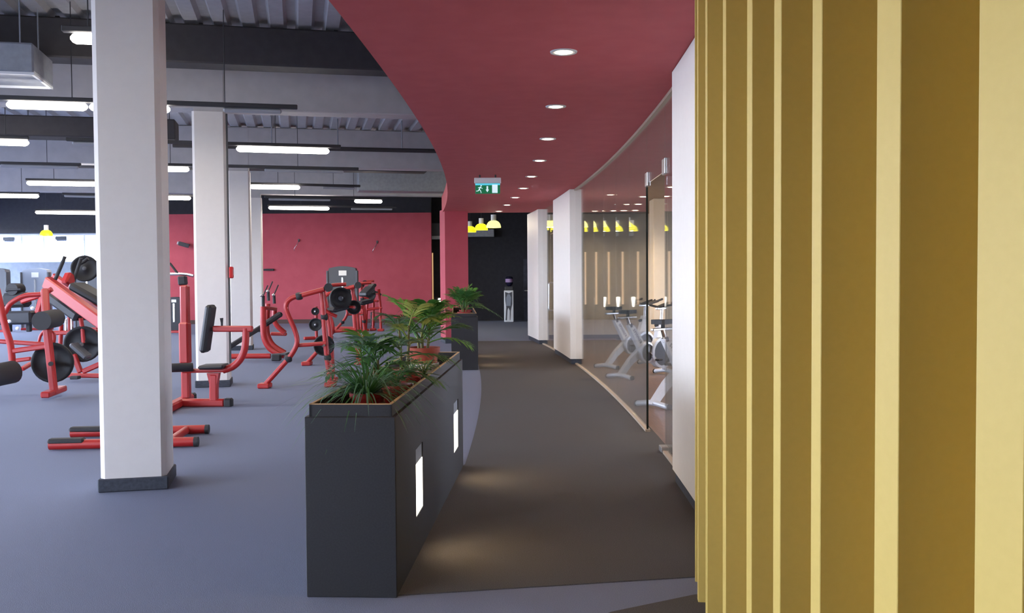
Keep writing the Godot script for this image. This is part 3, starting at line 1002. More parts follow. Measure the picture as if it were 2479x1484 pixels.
func pot(o: Node3D, at: Vector3, r: float, h: float, m: Material, label := "") -> void:
	var s := mb()
	lathe(s, [Vector2(0, 0), Vector2(r * 0.74, 0), Vector2(r * 0.95, h * 0.8), Vector2(r * 1.04, h * 0.8), Vector2(r * 1.06, h), Vector2(r * 0.95, h), Vector2(r * 0.92, h * 0.88), Vector2(0, h * 0.88)], at, Basis.IDENTITY, 20, false)
	o = part("pot", s, m, o, label)
	s = mb()
	lathe(s, [Vector2(r * 0.9, h * 0.885), Vector2(r * 0.5, h * 0.92), Vector2(0, h * 0.93)], at, Basis.IDENTITY, 12)
	part("soil", s, mats.soil, o)

func palm(label: String, at: Vector3, pr: float, ph: float, pm: Material, stem_h: float, n: int, len: float, leaf: float, wid: float, tones: Array, spread := 0.8, pot_label := "") -> Node3D:
	var o := thing("potted_palm", label, "potted plant", at, "potted plants in the planters")
	pot(o, at, pr, ph, pm, pot_label)
	var k := maxi(1, n / 5)
	var feet := []
	for i in k:
		var a := TAU * i / k + 0.6
		var b := at + Vector3(cos(a) * pr * 0.3, ph * 0.9, sin(a) * pr * 0.3)
		var t := b + Vector3(cos(a) * 0.02, stem_h, sin(a) * 0.02)
		var s := mb()
		tube(s, [b, b.lerp(t, 0.5) + Vector3(0.004, 0, 0), t], [0.011, 0.009, 0.006], 6)
		part("stem", s, mats.stem, o)
		feet.append([b, t])
	for i in n:
		var a := TAU * i * 0.382 + rng.randf_range(-0.3, 0.3)
		var h := float(i) / n
		var up := lerpf(0.35, 2.2, h) * rng.randf_range(0.8, 1.2)
		var dir := Vector3(cos(a) * spread, up, sin(a) * spread).normalized()
		var l := len * rng.randf_range(0.75, 1.1)
		var f: Array = feet[i % k]
		frond(o, f[0].lerp(f[1], 0.3 + 0.7 * h), dir, l, l * rng.randf_range(0.3, 0.6), 11, leaf * rng.randf_range(0.8, 1.15), wid, mats["leaf%d" % tones[i % tones.size()]])
	return o

func grass_plant(label: String, at: Vector3, n: int, len: float) -> void:
	var o := thing("spider_plant", label, "potted plant", at, "potted plants in the planters")
	pot(o, at, 0.085, 0.12, mats.red_pot)
	for c in 3:
		var s := mb()
		for i in n / 3:
			var a := rng.randf() * TAU
			var up := rng.randf_range(0.3, 1.6)
			var l := len * rng.randf_range(0.5, 1.15)
			var dir := Vector3(cos(a), up, sin(a)).normalized()
			var base := at + Vector3(cos(a) * 0.03, 0.105, sin(a) * 0.03)
			var sd := dir.cross(Vector3.UP).normalized()
			var wd := rng.randf_range(0.0025, 0.005)
			var prev := []
			var dr := l * rng.randf_range(0.3, 0.95)
			s.set_smooth_group(1)
			for k in 7:
				var t := k / 6.0
				var p := base + dir * l * t + Vector3(0, -dr * t * t, 0)
				var ww := wd * (1.0 - t * t) + 0.0004
				var cur := [p - sd * ww, p + sd * ww]
				if k > 0: face(s, [prev[0], cur[0], cur[1], prev[1]], Vector3.UP)
				prev = cur
		var g := part("blades", s, mats["leaf%d" % [5, 0, 3][c]], o)
		g.set_meta("kind", "stuff")

func leafy_plant(label: String, at: Vector3, pr: float, ph: float, pm: Material, n: int, size: float, height: float, tones: Array, pot_label := "") -> Node3D:
	var o := thing("leafy_plant", label, "potted plant", at, "potted plants in the planters")
	pot(o, at, pr, ph, pm, pot_label)
	for i in n:
		var s := mb()
		var a := TAU * i * 0.382 + rng.randf_range(-0.3, 0.3)
		var f := float(i) / n
		var dir := Vector3(cos(a), rng.randf_range(0.5, 1.6), sin(a)).normalized()
		var b := at + Vector3(0, ph * 0.9, 0)
		var t := b + dir * height * (0.45 + 0.6 * f)
		tube(s, [b, b.lerp(t, 0.5) + Vector3(0, 0.015, 0), t], 0.0025, 5)
		leaflet(s, t - dir * size * 0.2, (dir + Vector3(cos(a) * 0.8, -0.3, sin(a) * 0.8)).normalized(), (Vector3.UP + dir * 0.3).normalized(), size * rng.randf_range(0.8, 1.2), size * 0.26, size * 0.3)
		part("leaf", s, mats["leaf%d" % tones[i % tones.size()]], o)
	return o

func planters() -> void:

	planter_body("long black planter with lit side slots and potted plants, beside the thick column", Vector3(-0.81, 0, -4.695), -0.0497)
	planter_body("black planter holding one feathery palm, in front of the red column", Vector3(-0.811, 0, -16.17), 0.06)
	var y := 0.86
	grass_plant("wispy spider plant at the front end of the long planter", Vector3(-0.79, y, -5.1), 330, 0.5)
	palm("broad palm behind the spider plant in the long planter", Vector3(-0.83, y, -5.62), 0.085, 0.12, mats.terracotta, 0.14, 15, 0.36, 0.17, 0.009, [0, 3, 1, 0, 5], 1.0)
	leafy_plant("bushy green plant in a dark red pot in the long planter", Vector3(-0.68, y, -5.55), 0.09, 0.11, mats.red_pot, 34, 0.085, 0.14, [1, 0, 3], "dark red plastic pot")
	var o := leafy_plant("small plant in a red pot with a white label in the long planter", Vector3(-0.645, y, -5.95), 0.075, 0.14, mats.red_pot, 18, 0.085, 0.15, [5, 0, 2], "red pot with a white label")
	O = Vector3(-0.645, y, -5.95)
	var s := mb()
	box(s, O + Vector3(0.005, 0.06, 0.068), Vector3(0.05, 0.045, 0.006), Basis(Vector3.RIGHT, 0.15))
	part("label_sticker", s, mats.paper, o, "white paper label")
	palm("tall thin stemmed palm in the middle of the long planter", Vector3(-0.72, y, -6.3), 0.08, 0.13, mats.red_pot, 0.3, 11, 0.32, 0.15, 0.008, [0, 3, 4, 5], 1.1)
	leafy_plant("low yellow green plant beside the label pot in the long planter", Vector3(-0.6, y, -6.38), 0.055, 0.08, mats.soil, 34, 0.06, 0.16, [4, 0, 4, 3])
	o = palm("largest palm in a terracotta pot at the far end of the long planter", Vector3(-0.655, y + 0.02, -7.0), 0.115, 0.2, mats.terracotta, 0.16, 26, 0.45, 0.16, 0.010, [1, 2, 0, 1, 4, 0, 3], 0.7, "terracotta pot")
	O = Vector3(-0.655, y + 0.02, -7.0)
	s = mb()
	lathe(s, [Vector2(0.08, -0.02), Vector2(0.102, -0.02), Vector2(0.114, 0.085), Vector2(0.105, 0.085)], O, Basis.IDENTITY, 20, false)
	part("white_sleeve", s, mats.white_pot, o, "white sleeve round the lower pot")
	palm("feathery upright palm in the planter before the red column", Vector3(-0.84, y, -16.6), 0.11, 0.12, mats.red_pot, 0.14, 26, 0.5, 0.2, 0.010, [0, 1, 0, 3], 0.5)
	palm("drooping palm at the back of the planter before the red column", Vector3(-0.86, y, -17.5), 0.11, 0.12, mats.red_pot, 0.1, 12, 0.6, 0.18, 0.010, [0, 1, 3], 0.9)

func pendant(at: Vector3, r: float, label: String, energy: float, shade: Material) -> void:
	var o := thing("pendant_lamp", label, "pendant lamp", at, "yellow pendant lamps")
	var s := mb()
	var pr := []
	for i in 9:
		var a := PI * 0.5 * i / 8.0
		pr.append(Vector2(r * (0.25 + 0.75 * sin(a)) if i > 0 else r * 0.25, r * 0.95 * cos(a)))
	lathe(s, pr, at, Basis.IDENTITY, 24)
	part("shade", s, shade, o)
	s = mb()
	lathe(s, [Vector2(0, r * 1.75), Vector2(r * 0.36, r * 1.75), Vector2(r * 0.36, r * 0.9), Vector2(0, r * 0.9)], at, Basis.IDENTITY, 16, false)
	part("gear_housing", s, mats.lamp_white, o, "white cylinder above the shade")
	s = mb()
	tube(s, [at + Vector3(0, r * 1.7, 0), Vector3(at.x, 4.93, at.z)], 0.006, 5)
	part("cord", s, mats.housing, o)
	s = mb()
	lathe(s, [Vector2(0, r * 0.12), Vector2(r * 0.5, r * 0.2), Vector2(r * 0.45, r * 0.5), Vector2(0, r * 0.7)], at, Basis.IDENTITY, 16)
	part("bulb", s, mats.bulb_glow, o, "glowing bulb")
	var l := OmniLight3D.new()
	l.name = "bulb_light"
	l.light_energy = energy
	l.light_color = Color(1.0, 0.93, 0.8)
	l.light_size = 0.08
	l.omni_range = 30.0
	l.shadow_enabled = true
	o.add_child(l)
	l.position = Vector3(0, r * 0.4, 0)

func far_end() -> void:
	mats.bulb_glow = glow(Color(1.0, 0.96, 0.85), 8.0)
	var o := struct("wall_black", "black wall at the far end of the walkway", "wall")
	var s := mb()
	bx(s, Vector3(-13.3, 0, -34.5), Vector3(2.6, 5.0, -34.2))
	bx(s, Vector3(2.3, 0, -34.2), Vector3(2.6, 5.0, -24.2))
	part("wall_panel", s, mats.black_wall, o)
	pendant(Vector3(-0.497, 2.949, -26.500), 0.205, "bright glowing dome pendant before the black wall", 0.9, glow(Color(1.0, 0.97, 0.6), 1.0, Color(0.86, 0.85, 0.12)))
	pendant(Vector3(-0.922, 3.004, -29.000), 0.205, "yellow dome pendant in the middle of the three at the black wall", 0.35, mats.yellow_shade)
	pendant(Vector3(-1.371, 3.059, -31.500), 0.205, "yellow dome pendant next to the red column", 0.35, mats.yellow_shade)
	pendant(Vector3(-15.151, 3.009, -31.000), 0.2, "yellow dome pendant in front of the window strip", 0.3, mats.yellow_shade)
	var at := Vector3(-1.2, 3.0, -34.2)
	o = thing("wall_duct", "pale grey box duct on the black wall under the pendants", "duct", at)
	s = mb()
	bx(s, Vector3(-1.75, 3.0, -34.2), Vector3(-0.62, 3.27, -33.8), 0.01)
	part("casing", s, mats.duct_grey, o)
	at = Vector3(-2.75, 3.0, -34.2)
	o = thing("wall_duct", "small grey box with a white lower edge beside the red wall's end", "duct", at)
	s = mb()
	bx(s, Vector3(-3.2, 3.05, -34.2), Vector3(-2.45, 3.5, -33.9), 0.01)
	part("casing", s, mats.machine_grey, o)
	s = mb()
	bx(s, Vector3(-3.2, 2.93, -34.2), Vector3(-2.45, 3.05, -33.88), 0.01)
	part("lower_edge", s, mats.lamp_white, o)
	# warm light strips and lamp slots on the black wall
	mats.strip_glow = glow(Color(1.0, 0.8, 0.55), 0.45)
	for x in [-2.85, -1.95]:
		at = Vector3(x, 0.55, -34.2)
		o = thing("strip_light", ["narrow warm vertical light strip beside the end of the red wall", "narrow warm vertical light strip behind the red column"][0 if x < -2.5 else 1], "wall light", at, "light strips on the black wall")
		s = mb()
		bx(s, at + Vector3(-0.025, 0, 0), at + Vector3(0.025, 1.9, 0.03), 0.005)
		part("lit_strip", s, mats.strip_glow, o)
		s = mb()
		for k in [-0.035, 0.035]: bx(s, at + Vector3(k - 0.01, 0, 0), at + Vector3(k + 0.01, 1.9, 0.04))
		part("side_trim", s, mats.ply, o)
	for x in [-2.6, -1.78]:
		at = Vector3(x, 0.46, -34.2)
		o = thing("slot_lamp", ["tapered white glowing wall lamp between the red wall and the red column", "tapered white glowing wall lamp behind the red column"][0 if x < -2.0 else 1], "wall light", at, "slot lamps on the black wall")
		s = mb()
		extrude(s, PackedVector2Array([Vector2(-0.05, 0.36), Vector2(0.05, 0.36), Vector2(0.06, 0.3), Vector2(0.02, 0), Vector2(-0.02, 0), Vector2(-0.06, 0.3)]), at, Vector3.RIGHT, Vector3.UP, Vector3(0, 0, 0.05))
		part("lit_wedge", s, mats.slot_glow, o)
		s = mb()
		bx(s, at + Vector3(-0.07, 0.36, 0), at + Vector3(0.07, 0.4, 0.06), 0.005)
		part("cap", s, mats.housing, o)
	# water cooler
	at = Vector3(-0.11, 0, -33.2)
	o = thing("water_cooler", "white water cooler with a dark bottle against the black wall", "water cooler", at)
	s = mb()
	bx(s, at + Vector3(-0.165, 0.0, -0.17), at + Vector3(0.165, 1.1, 0.17), 0.015)
	part("body", s, mats.white_paint, o)
	s = mb()
	extrude(s, PackedVector2Array([Vector2(-0.13, 1.05), Vector2(0.0, 1.0), Vector2(0.12, 1.05), Vector2(0.12, 0.62), Vector2(0.07, 0.4), Vector2(0.05, 0.06), Vector2(0.03, 0.06), Vector2(0.03, 0.4), Vector2(-0.02, 0.5), Vector2(-0.05, 0.4), Vector2(-0.07, 0.06), Vector2(-0.12, 0.06), Vector2(-0.09, 0.5), Vector2(-0.12, 0.75)]), at + Vector3(0, 0, 0.17), Vector3.RIGHT, Vector3.UP, Vector3(0, 0, 0.004))
	part("dark_print", s, mats.machine_grey, o, "dark grey printed silhouette")
	s = mb()
	extrude(s, PackedVector2Array([Vector2(-0.09, 0.56), Vector2(0.06, 0.56), Vector2(0.08, 0.85), Vector2(0.03, 0.97), Vector2(-0.04, 0.97), Vector2(-0.09, 0.85)]), at + Vector3(0, 0, 0.174), Vector3.RIGHT, Vector3.UP, Vector3(0, 0, 0.003))
	part("pale_print", s, mats.machine_pale, o, "pale printed shape")
	s = mb()
	bx(s, at + Vector3(-0.14, 1.1, -0.16), at + Vector3(0.17, 1.24, 0.14), 0.02)
	part("head", s, mats.housing, o, "dark tap head")
	s = mb()
	lathe(s, [Vector2(0, 0), Vector2(0.06, 0), Vector2(0.12, 0.07), Vector2(0.13, 0.12), Vector2(0.13, 0.3), Vector2(0.1, 0.34), Vector2(0, 0.35)], at + Vector3(0.02, 1.24, 0), Basis.IDENTITY, 18)
	part("bottle", s, mat(Color(0.1, 0.1, 0.2), 0.08), o, "dark blue water bottle")
	s = mb()
	lathe(s, [Vector2(0.131, 0.14), Vector2(0.132, 0.14), Vector2(0.132, 0.26), Vector2(0.131, 0.26)], at + Vector3(0.02, 1.24, 0), Basis.IDENTITY, 18, false)
	part("bottle_label", s, mat(Color(0.6, 0.5, 0.66), 0.6), o, "pale violet bottle label")
	# black door with a handle in the black side wall
	o = struct("door_3", "black door with a small steel handle beside the far pier", "door", Vector3(0.9, 0, -34.2))
	s = mb()
	bx(s, Vector3(0.42, 0, -34.2), Vector3(1.4, 2.2, -34.14), 0.005)
	part("leaf", s, grained(Color(0.13, 0.14, 0.2), 0.1, 0.02, 0.5, 0.6), o)
	s = mb()
	bx(s, Vector3(0.45, 1.05, -34.14), Vector3(0.6, 1.09, -34.07), 0.01)
	part("handle", s, mats.steel, o)

func wall_bits() -> void:
	for q in [[Vector3(-19.118, 3.141, -36.100), "dark blind box at the top of the window strip, in the corner"], [Vector3(-17.128, 3.159, -36.100), "dark blind box at the top of the window strip, beside the pendant"]]:
		var c: Vector3 = q[0]
		var k := thing("blind_box", q[1], "blind", c, "blind boxes on the window strip")
		var t := mb()
		box(t, c + Vector3(0, 0, -0.1), Vector3(0.42, 0.14, 0.14), Basis.IDENTITY, 0.02)
		part("case", t, mats.machine_grey, k)
		t = mb()
		box(t, c + Vector3(0, -0.09, -0.12), Vector3(0.38, 0.05, 0.02), Basis.IDENTITY, 0.005)
		part("blind_edge", t, mats.machine_pale, k)
	# wire hooks on the red wall
	for q in [[Vector3(-7.456, 2.683, -33.000), "wire hook on the red wall above the incline machine"], [Vector3(-4.735, 2.608, -33.000), "wire hook on the red wall above the dark weight tower"]]:
		var p: Vector3 = q[0]
		var o := thing("wall_hook", q[1], "hook", p, "hooks on the red wall")
		var s := mb()
		tube(s, spline([p + Vector3(0.07, 0.2, 0.0), p + Vector3(0.05, 0.1, 0.06), p + Vector3(-0.02, -0.02, 0.1), p + Vector3(-0.08, -0.12, 0.06), p + Vector3(-0.07, -0.16, 0.01)], 5), 0.012, 6)
		part("wire", s, mats.chrome, o)
		s = mb()
		box(s, p + Vector3(0.07, 0.2, -0.02), Vector3(0.06, 0.1, 0.03), Basis.IDENTITY, 0.005)
		part("plate", s, mats.machine_grey, o)
	var a := Vector3(-8.428, 1.874, -33.000)
	var o2 := thing("wall_bar", "short black bar on the red wall beside the last column", "wall bar", a)
	var s2 := mb()
	box(s2, a + Vector3(0, 0, 0.03), Vector3(0.36, 0.07, 0.06), Basis.IDENTITY, 0.01)
	part("bar", s2, mats.rubber, o2)
	s2 = mb()
	for x in [-0.12, 0.12]: box(s2, a + Vector3(x, 0, -0.01), Vector3(0.04, 0.05, 0.04))
	part("brackets", s2, mats.machine_grey, o2)
	a = Vector3(-11.309, 2.738, -33.000)
	o2 = thing("wall_camera", "grey camera on a bracket on the red wall", "camera", a)
	s2 = mb()
	bar(s2, a + Vector3(-0.16, 0.07, 0.25), a + Vector3(0.16, -0.03, 0.12), 0.12, 0.14, 0.015)
	part("body", s2, mats.machine_grey, o2)
	s2 = mb()
	tube(s2, [a + Vector3(0.1, 0, 0.15), a + Vector3(0.12, 0.02, -0.04)], 0.03, 8)
	part("arm", s2, mats.machine_pale, o2)
	s2 = mb()
	bar(s2, a + Vector3(-0.2, 0.08, 0.265), a + Vector3(-0.16, 0.07, 0.25), 0.09, 0.1, 0.01)
	part("lens_hood", s2, mats.lamp_white, o2)

# ---------------------------------------------------------------- gym machines
func rt(o: Node3D, called: String, pts: Array, r: Variant, m: Material, sides := 10, label := "") -> MeshInstance3D:
	var s := mb()
	tube(s, pts, r, sides)
	return part(called, s, m, o, label)

func rb(o: Node3D, called: String, a: Vector3, z: Vector3, w: float, h: float, m: Material, bevel := 0.01, label := "") -> MeshInstance3D:
	var s := mb()
	bar(s, a, z, w, h, bevel)
	return part(called, s, m, o, label)

func sh(pts: Array, by: Vector3) -> Array:
	var q := []
	for p: Vector3 in pts: q.append(p + by)
	return q

func plate(at: Vector3, axis: Vector3, r: float, th: float, label: String) -> void:
	var o := thing("weight_plate", label, "weight plate", at, "black weight plates")
	var y := axis.normalized()
	var x := y.cross(Vector3.UP).normalized()
	if x.length() < 0.1: x = Vector3.RIGHT
	var b := Basis(x, y, x.cross(y))
	var h := th * 0.5
	var s := mb()
	lathe(s, [Vector2(0.02, h * 0.6), Vector2(r * 0.26, h * 0.6), Vector2(r * 0.3, h * 0.3), Vector2(r * 0.8, h * 0.3), Vector2(r * 0.85, h), Vector2(r * 0.97, h), Vector2(r, h * 0.7), Vector2(r, -h * 0.7), Vector2(r * 0.97, -h), Vector2(r * 0.85, -h), Vector2(r * 0.8, -h * 0.3), Vector2(r * 0.3, -h * 0.3), Vector2(r * 0.26, -h * 0.6), Vector2(0.02, -h * 0.6)], at, b, 28)
	part("disc", s, mats.plate, o)
	s = mb()
	lathe(s, [Vector2(0, h * 1.15), Vector2(0.03, h * 1.15), Vector2(0.036, h * 0.8), Vector2(0.036, -h * 0.8), Vector2(0.03, -h * 1.15), Vector2(0, -h * 1.15)], at, b, 14)
	part("hub", s, mats.machine_grey, o)

func foot_block(o: Node3D, at: Vector3, w := 0.13, d := 0.2) -> void:
	var s := mb()
	box(s, Vector3(at.x, 0.035, at.z), Vector3(w, 0.07, d), Basis.IDENTITY, 0.015)
	part("foot", s, mats.frame_red, o)

func weight_tower(at: Vector3, w: float, h: float, label: String, m: Material) -> void:
	var o := thing("weight_tower", label, "gym machine", at, "weight stack machines")
	var r := w * 0.16
	var poly := PackedVector2Array([Vector2(-w * 0.5, 0.05), Vector2(w * 0.5, 0.05), Vector2(w * 0.5, h - r)])
	for i in 9:
		var t := i / 8.0
		poly.append(Vector2(lerpf(w * 0.47, -w * 0.47, t), h - r * 0.45 + r * 0.45 * sin(PI * t)))
	poly.append(Vector2(-w * 0.5, h - r))
	var s := mb()
	extrude(s, poly, at + Vector3(0, 0, -0.2), Vector3.RIGHT, Vector3.UP, Vector3(0, 0, 0.3))
	part("shroud", s, m, o)
	s = mb()
	bx(s, at + Vector3(-0.02, h * 0.3, 0.1), at + Vector3(0.03, h * 0.82, 0.112))
	part("slot", s, mats.chrome, o)
	s = mb()
	bx(s, at + Vector3(-w * 0.12, h * 0.85, 0.1), at + Vector3(w * 0.16, h * 0.93, 0.108), 0.002)
	part("label_plate", s, mats.paper, o, "white label plate")
	s = mb()
	bx(s, at + Vector3(-w * 0.5, 0, -0.25), at + Vector3(w * 0.5, 0.07, 0.25), 0.01)
	part("base", s, mats.frame_red, o)
	for x in [-w * 0.53, w * 0.53]:
		s = mb()
		bx(s, at + Vector3(x - 0.03, 0, -0.03), at + Vector3(x + 0.03, h - r, 0.13), 0.012)
		part("side_post", s, mats.machine_grey, o)

func curved_press() -> Node3D:
	# plate loaded press: bowed front tube, straight rear leg, pads on the lever arm
	var at := Vector3(-3.597, 0.007, -13.750)
	at.y = 0.0
	var o := thing("curved_press", "red plate loaded press with a bowed tube frame beside the planter", "gym machine", at, "red bowed tube presses")
	var bow := spline([Vector3(-3.585, 0.055, -13.750), Vector3(-3.408, 0.246, -13.750), Vector3(-3.237, 0.437, -13.750), Vector3(-3.145, 0.580, -13.750), Vector3(-3.120, 0.700, -13.750), Vector3(-3.154, 0.844, -13.750), Vector3(-3.229, 1.025, -13.750), Vector3(-3.269, 1.145, -13.750), Vector3(-3.256, 1.240, -13.750), Vector3(-3.177, 1.306, -13.750), Vector3(-3.045, 1.341, -13.750), Vector3(-2.865, 1.387, -13.750), Vector3(-2.715, 1.428, -13.750)], 5)
	rt(o, "bowed_tube", bow, 0.036, mats.frame_red)
	rt(o, "leg", [Vector3(-2.662, 0.049, -13.850), Vector3(-2.706, 0.401, -13.850), Vector3(-2.737, 0.824, -13.850), Vector3(-2.756, 1.186, -13.850), Vector3(-2.771, 1.427, -13.850)], 0.04, mats.frame_red)
	rt(o, "leg", [Vector3(-2.748, 0.078, -14.500), Vector3(-2.762, 0.470, -14.500), Vector3(-2.789, 0.850, -14.500), Vector3(-2.835, 1.198, -14.500), Vector3(-2.901, 1.406, -14.500)], 0.034, mats.frame_red)
	rt(o, "crossbar", [Vector3(-3.132, 0.613, -13.800), Vector3(-2.946, 0.623, -13.800), Vector3(-2.705, 0.640, -13.800)], 0.03, mats.frame_red)
	rt(o, "crossbar", [Vector3(-2.825, 1.148, -14.100), Vector3(-2.697, 1.055, -14.100), Vector3(-2.605, 1.017, -14.100)], 0.026, mats.frame_red)
	for q in [Vector3(-3.250, 0.425, -13.750), Vector3(-3.081, 1.329, -13.750), Vector3(-2.700, 0.431, -13.850), Vector3(-2.740, 1.023, -13.850)]:
		var p: Vector3 = q
		var s := mb()
		lathe(s, [Vector2(0, 0.04), Vector2(0.05, 0.04), Vector2(0.055, 0), Vector2(0.05, -0.04), Vector2(0, -0.04)], p, Basis(Vector3.RIGHT, 0.4), 12)
		part("clamp", s, mats.rubber, o, "black clamp")
	foot_block(o, Vector3(-3.597, 0.007, -13.750), 0.17, 0.22)
	foot_block(o, Vector3(-2.663, -0.011, -13.850), 0.15, 0.2)
	foot_block(o, Vector3(-2.748, 0.039, -14.500), 0.13, 0.18)
	rb(o, "back_pad", Vector3(-2.639, 1.248, -14.200), Vector3(-2.503, 1.406, -14.350), 0.26, 0.09, mats.pad, 0.03, "black padded back rest")
	rb(o, "seat_pad", Vector3(-2.709, 1.104, -14.100), Vector3(-2.497, 1.158, -14.300), 0.24, 0.07, mats.pad, 0.03)
	rt(o, "lever_arm", [Vector3(-2.821, 1.412, -14.100), Vector3(-2.655, 1.484, -14.100), Vector3(-2.458, 1.495, -14.100)], 0.028, mats.frame_red)
	rt(o, "roller", [Vector3(-2.616, 1.454, -13.550), Vector3(-2.703, 1.449, -14.000)], 0.062, mats.rubber, 14, "black foam roller")
	rt(o, "plate_pin", [Vector3(-2.732, 0.614, -13.750), Vector3(-2.841, 0.574, -14.300)], 0.016, mats.chrome)
	rt(o, "plate_pin", [Vector3(-2.497, 1.158, -14.300), Vector3(-2.348, 1.149, -14.150)], 0.02, mats.frame_red)
	return o

func machines() -> void:
	# low floor frame behind the thick column
	var at := Vector3(-3.718, 0.000, -9.034)
	var o := thing("floor_frame", "low red floor frame with black grips behind the thick column", "gym machine", at)
	var u := Vector3(0, 0.05, 0)
	rt(o, "rail", [Vector3(-4.335, 0.000, -8.841) + u, Vector3(-3.023, 0.000, -8.963) + u], 0.046, mats.frame_red, 12)
	rt(o, "rail", [Vector3(-4.452, -0.000, -9.527) + u, Vector3(-3.155, 0.000, -9.699) + u], 0.046, mats.frame_red, 12)
	rt(o, "end_cap", [Vector3(-3.023, 0.000, -8.963) + u, Vector3(-2.985, 0.000, -8.966) + u], 0.048, mats.rubber, 12)
	rt(o, "end_cap", [Vector3(-3.155, 0.000, -9.699) + u, Vector3(-3.118, 0.000, -9.702) + u], 0.048, mats.rubber, 12)
	rt(o, "cross_tube", [Vector3(-3.258, 0.000, -8.907) + u, Vector3(-3.344, 0.000, -9.732) + u], 0.04, mats.frame_red, 12)
	rt(o, "cross_tube", [Vector3(-3.787, 0.000, -8.842) + u, Vector3(-3.921, 0.000, -9.654) + u], 0.04, mats.frame_red, 12)
	rb(o, "grip", Vector3(-4.343, 0.000, -8.841) + u * 1.7, Vector3(-4.020, 0.000, -8.872) + u * 1.7, 0.1, 0.05, mats.rubber, 0.015, "black rubber grip")
	rb(o, "grip", Vector3(-4.460, -0.000, -9.527) + u * 1.7, Vector3(-4.092, 0.000, -9.561) + u * 1.7, 0.1, 0.05, mats.rubber, 0.015, "black rubber grip")
	# seated bench machine with upright
	at = Vector3(-3.857, 0.000, -11.764)
	o = thing("bench_machine", "red seated machine with a tilted black back pad and tall upright", "gym machine", at)
	rb(o, "base_beam", Vector3(-4.146, 0.049, -11.800), Vector3(-3.584, 0.045, -11.800), 0.1, 0.1, mats.frame_red, 0.02)
	rb(o, "end_cap", Vector3(-3.595, 0.045, -11.800), Vector3(-3.492, 0.044, -11.800), 0.115, 0.115, mats.rubber, 0.02, "black rubber end cap")
	rb(o, "cross_foot", Vector3(-4.086, 0.006, -11.100) + Vector3(0, 0.05, 0), Vector3(-4.225, 0.040, -12.400) + Vector3(0, 0.0, 0), 0.12, 0.1, mats.frame_red, 0.02)
	rb(o, "foot_cap", Vector3(-4.219, 0.040, -12.350) + Vector3(0, 0.0, 0), Vector3(-4.237, 0.038, -12.500), 0.13, 0.11, mats.rubber, 0.02)
	rb(o, "upright", Vector3(-4.136, 0.074, -12.000), Vector3(-4.132, 1.514, -12.000), 0.12, 0.1, mats.frame_red, 0.02)
	rb(o, "upright_sleeve", Vector3(-4.132, 0.522, -11.980), Vector3(-4.133, 1.045, -11.980), 0.15, 0.12, mats.frame_red, 0.02)
	rb(o, "top_block", Vector3(-4.153, 1.514, -12.000), Vector3(-4.161, 1.629, -12.000), 0.1, 0.1, mats.rubber, 0.015)
	rt(o, "bar", [Vector3(-4.479, 1.652, -12.000), Vector3(-4.186, 1.655, -12.000), Vector3(-4.103, 1.649, -12.000), Vector3(-4.020, 1.628, -12.000)], 0.018, mats.chrome)
	rt(o, "grip_handle", [Vector3(-4.314, 1.791, -12.000), Vector3(-4.263, 1.723, -12.000), Vector3(-4.218, 1.661, -12.000)], 0.015, mats.rubber)
	rb(o, "seat_post", Vector3(-3.723, 0.061, -11.800), Vector3(-3.717, 0.407, -11.800), 0.1, 0.1, mats.frame_red, 0.02)
	var s := mb()
	var gp := PackedVector2Array([Vector2(-0.075, 0), Vector2(0.075, 0), Vector2(0.05, -0.13), Vector2(-0.045, -0.13)])
	extrude(s, gp, Vector3(-3.722, 0.418, -11.850), Vector3.RIGHT, Vector3.UP, Vector3(0, 0, 0.09))
	part("gusset", s, mats.frame_red, o)
	rb(o, "seat_rail", Vector3(-4.118, 0.446, -11.800), Vector3(-3.562, 0.453, -11.800), 0.07, 0.05, mats.frame_red, 0.015)
	rb(o, "seat_pad", Vector3(-3.875, 0.496, -11.800), Vector3(-3.561, 0.504, -11.800), 0.3, 0.05, mats.pad, 0.02)
	rt(o, "knee_roller", [Vector3(-4.250, 0.503, -11.600), Vector3(-3.966, 0.496, -11.750)], 0.055, mats.pad, 14, "black knee roller")
	rt(o, "curved_tube", spline([Vector3(-3.603, 0.453, -11.800), Vector3(-3.490, 0.493, -11.800), Vector3(-3.396, 0.575, -11.800), Vector3(-3.343, 0.678, -11.800), Vector3(-3.320, 0.791, -11.800), Vector3(-3.313, 0.920, -11.800), Vector3(-3.317, 0.971, -11.800)], 5), 0.045, mats.frame_red, 12)
	rb(o, "back_arm", Vector3(-3.225, 0.965, -11.800), Vector3(-3.723, 0.969, -11.800), 0.07, 0.075, mats.frame_red, 0.015)
	rb(o, "pad_stub", Vector3(-3.708, 0.964, -11.800), Vector3(-3.821, 0.964, -11.800), 0.05, 0.045, mats.rubber, 0.01)
	rb(o, "back_pad", Vector3(-3.739, 1.267, -11.800), Vector3(-3.831, 0.676, -11.800), 0.24, 0.085, mats.pad, 0.03, "tilted black back pad")
	rt(o, "pin_knob", [Vector3(-3.610, 0.973, -11.800), Vector3(-3.609, 1.040, -11.800), Vector3(-3.613, 1.102, -11.800)], [0.012, 0.014, 0.022], mats.rubber)
	# three bowed presses in a row
	var c := curved_press()
	copy(c, Vector3(-3.74, 0, -17.25), 0.0, "red bowed tube press standing second in its row, behind the first one")
	copy(c, Vector3(-4.8, 0, -24.9), 0.0, "red bowed tube press nearest the red wall in its row")
	plate(Vector3(-2.805, 0.587, -14.120), Vector3(0.25, 0, 1), 0.155, 0.09, "weight plate on the crossbar of the first bowed press")
	plate(Vector3(-2.402, 1.141, -14.400), Vector3(0.25, 0, 1), 0.108, 0.09, "smaller weight plate on the seat side pin of the first bowed press")
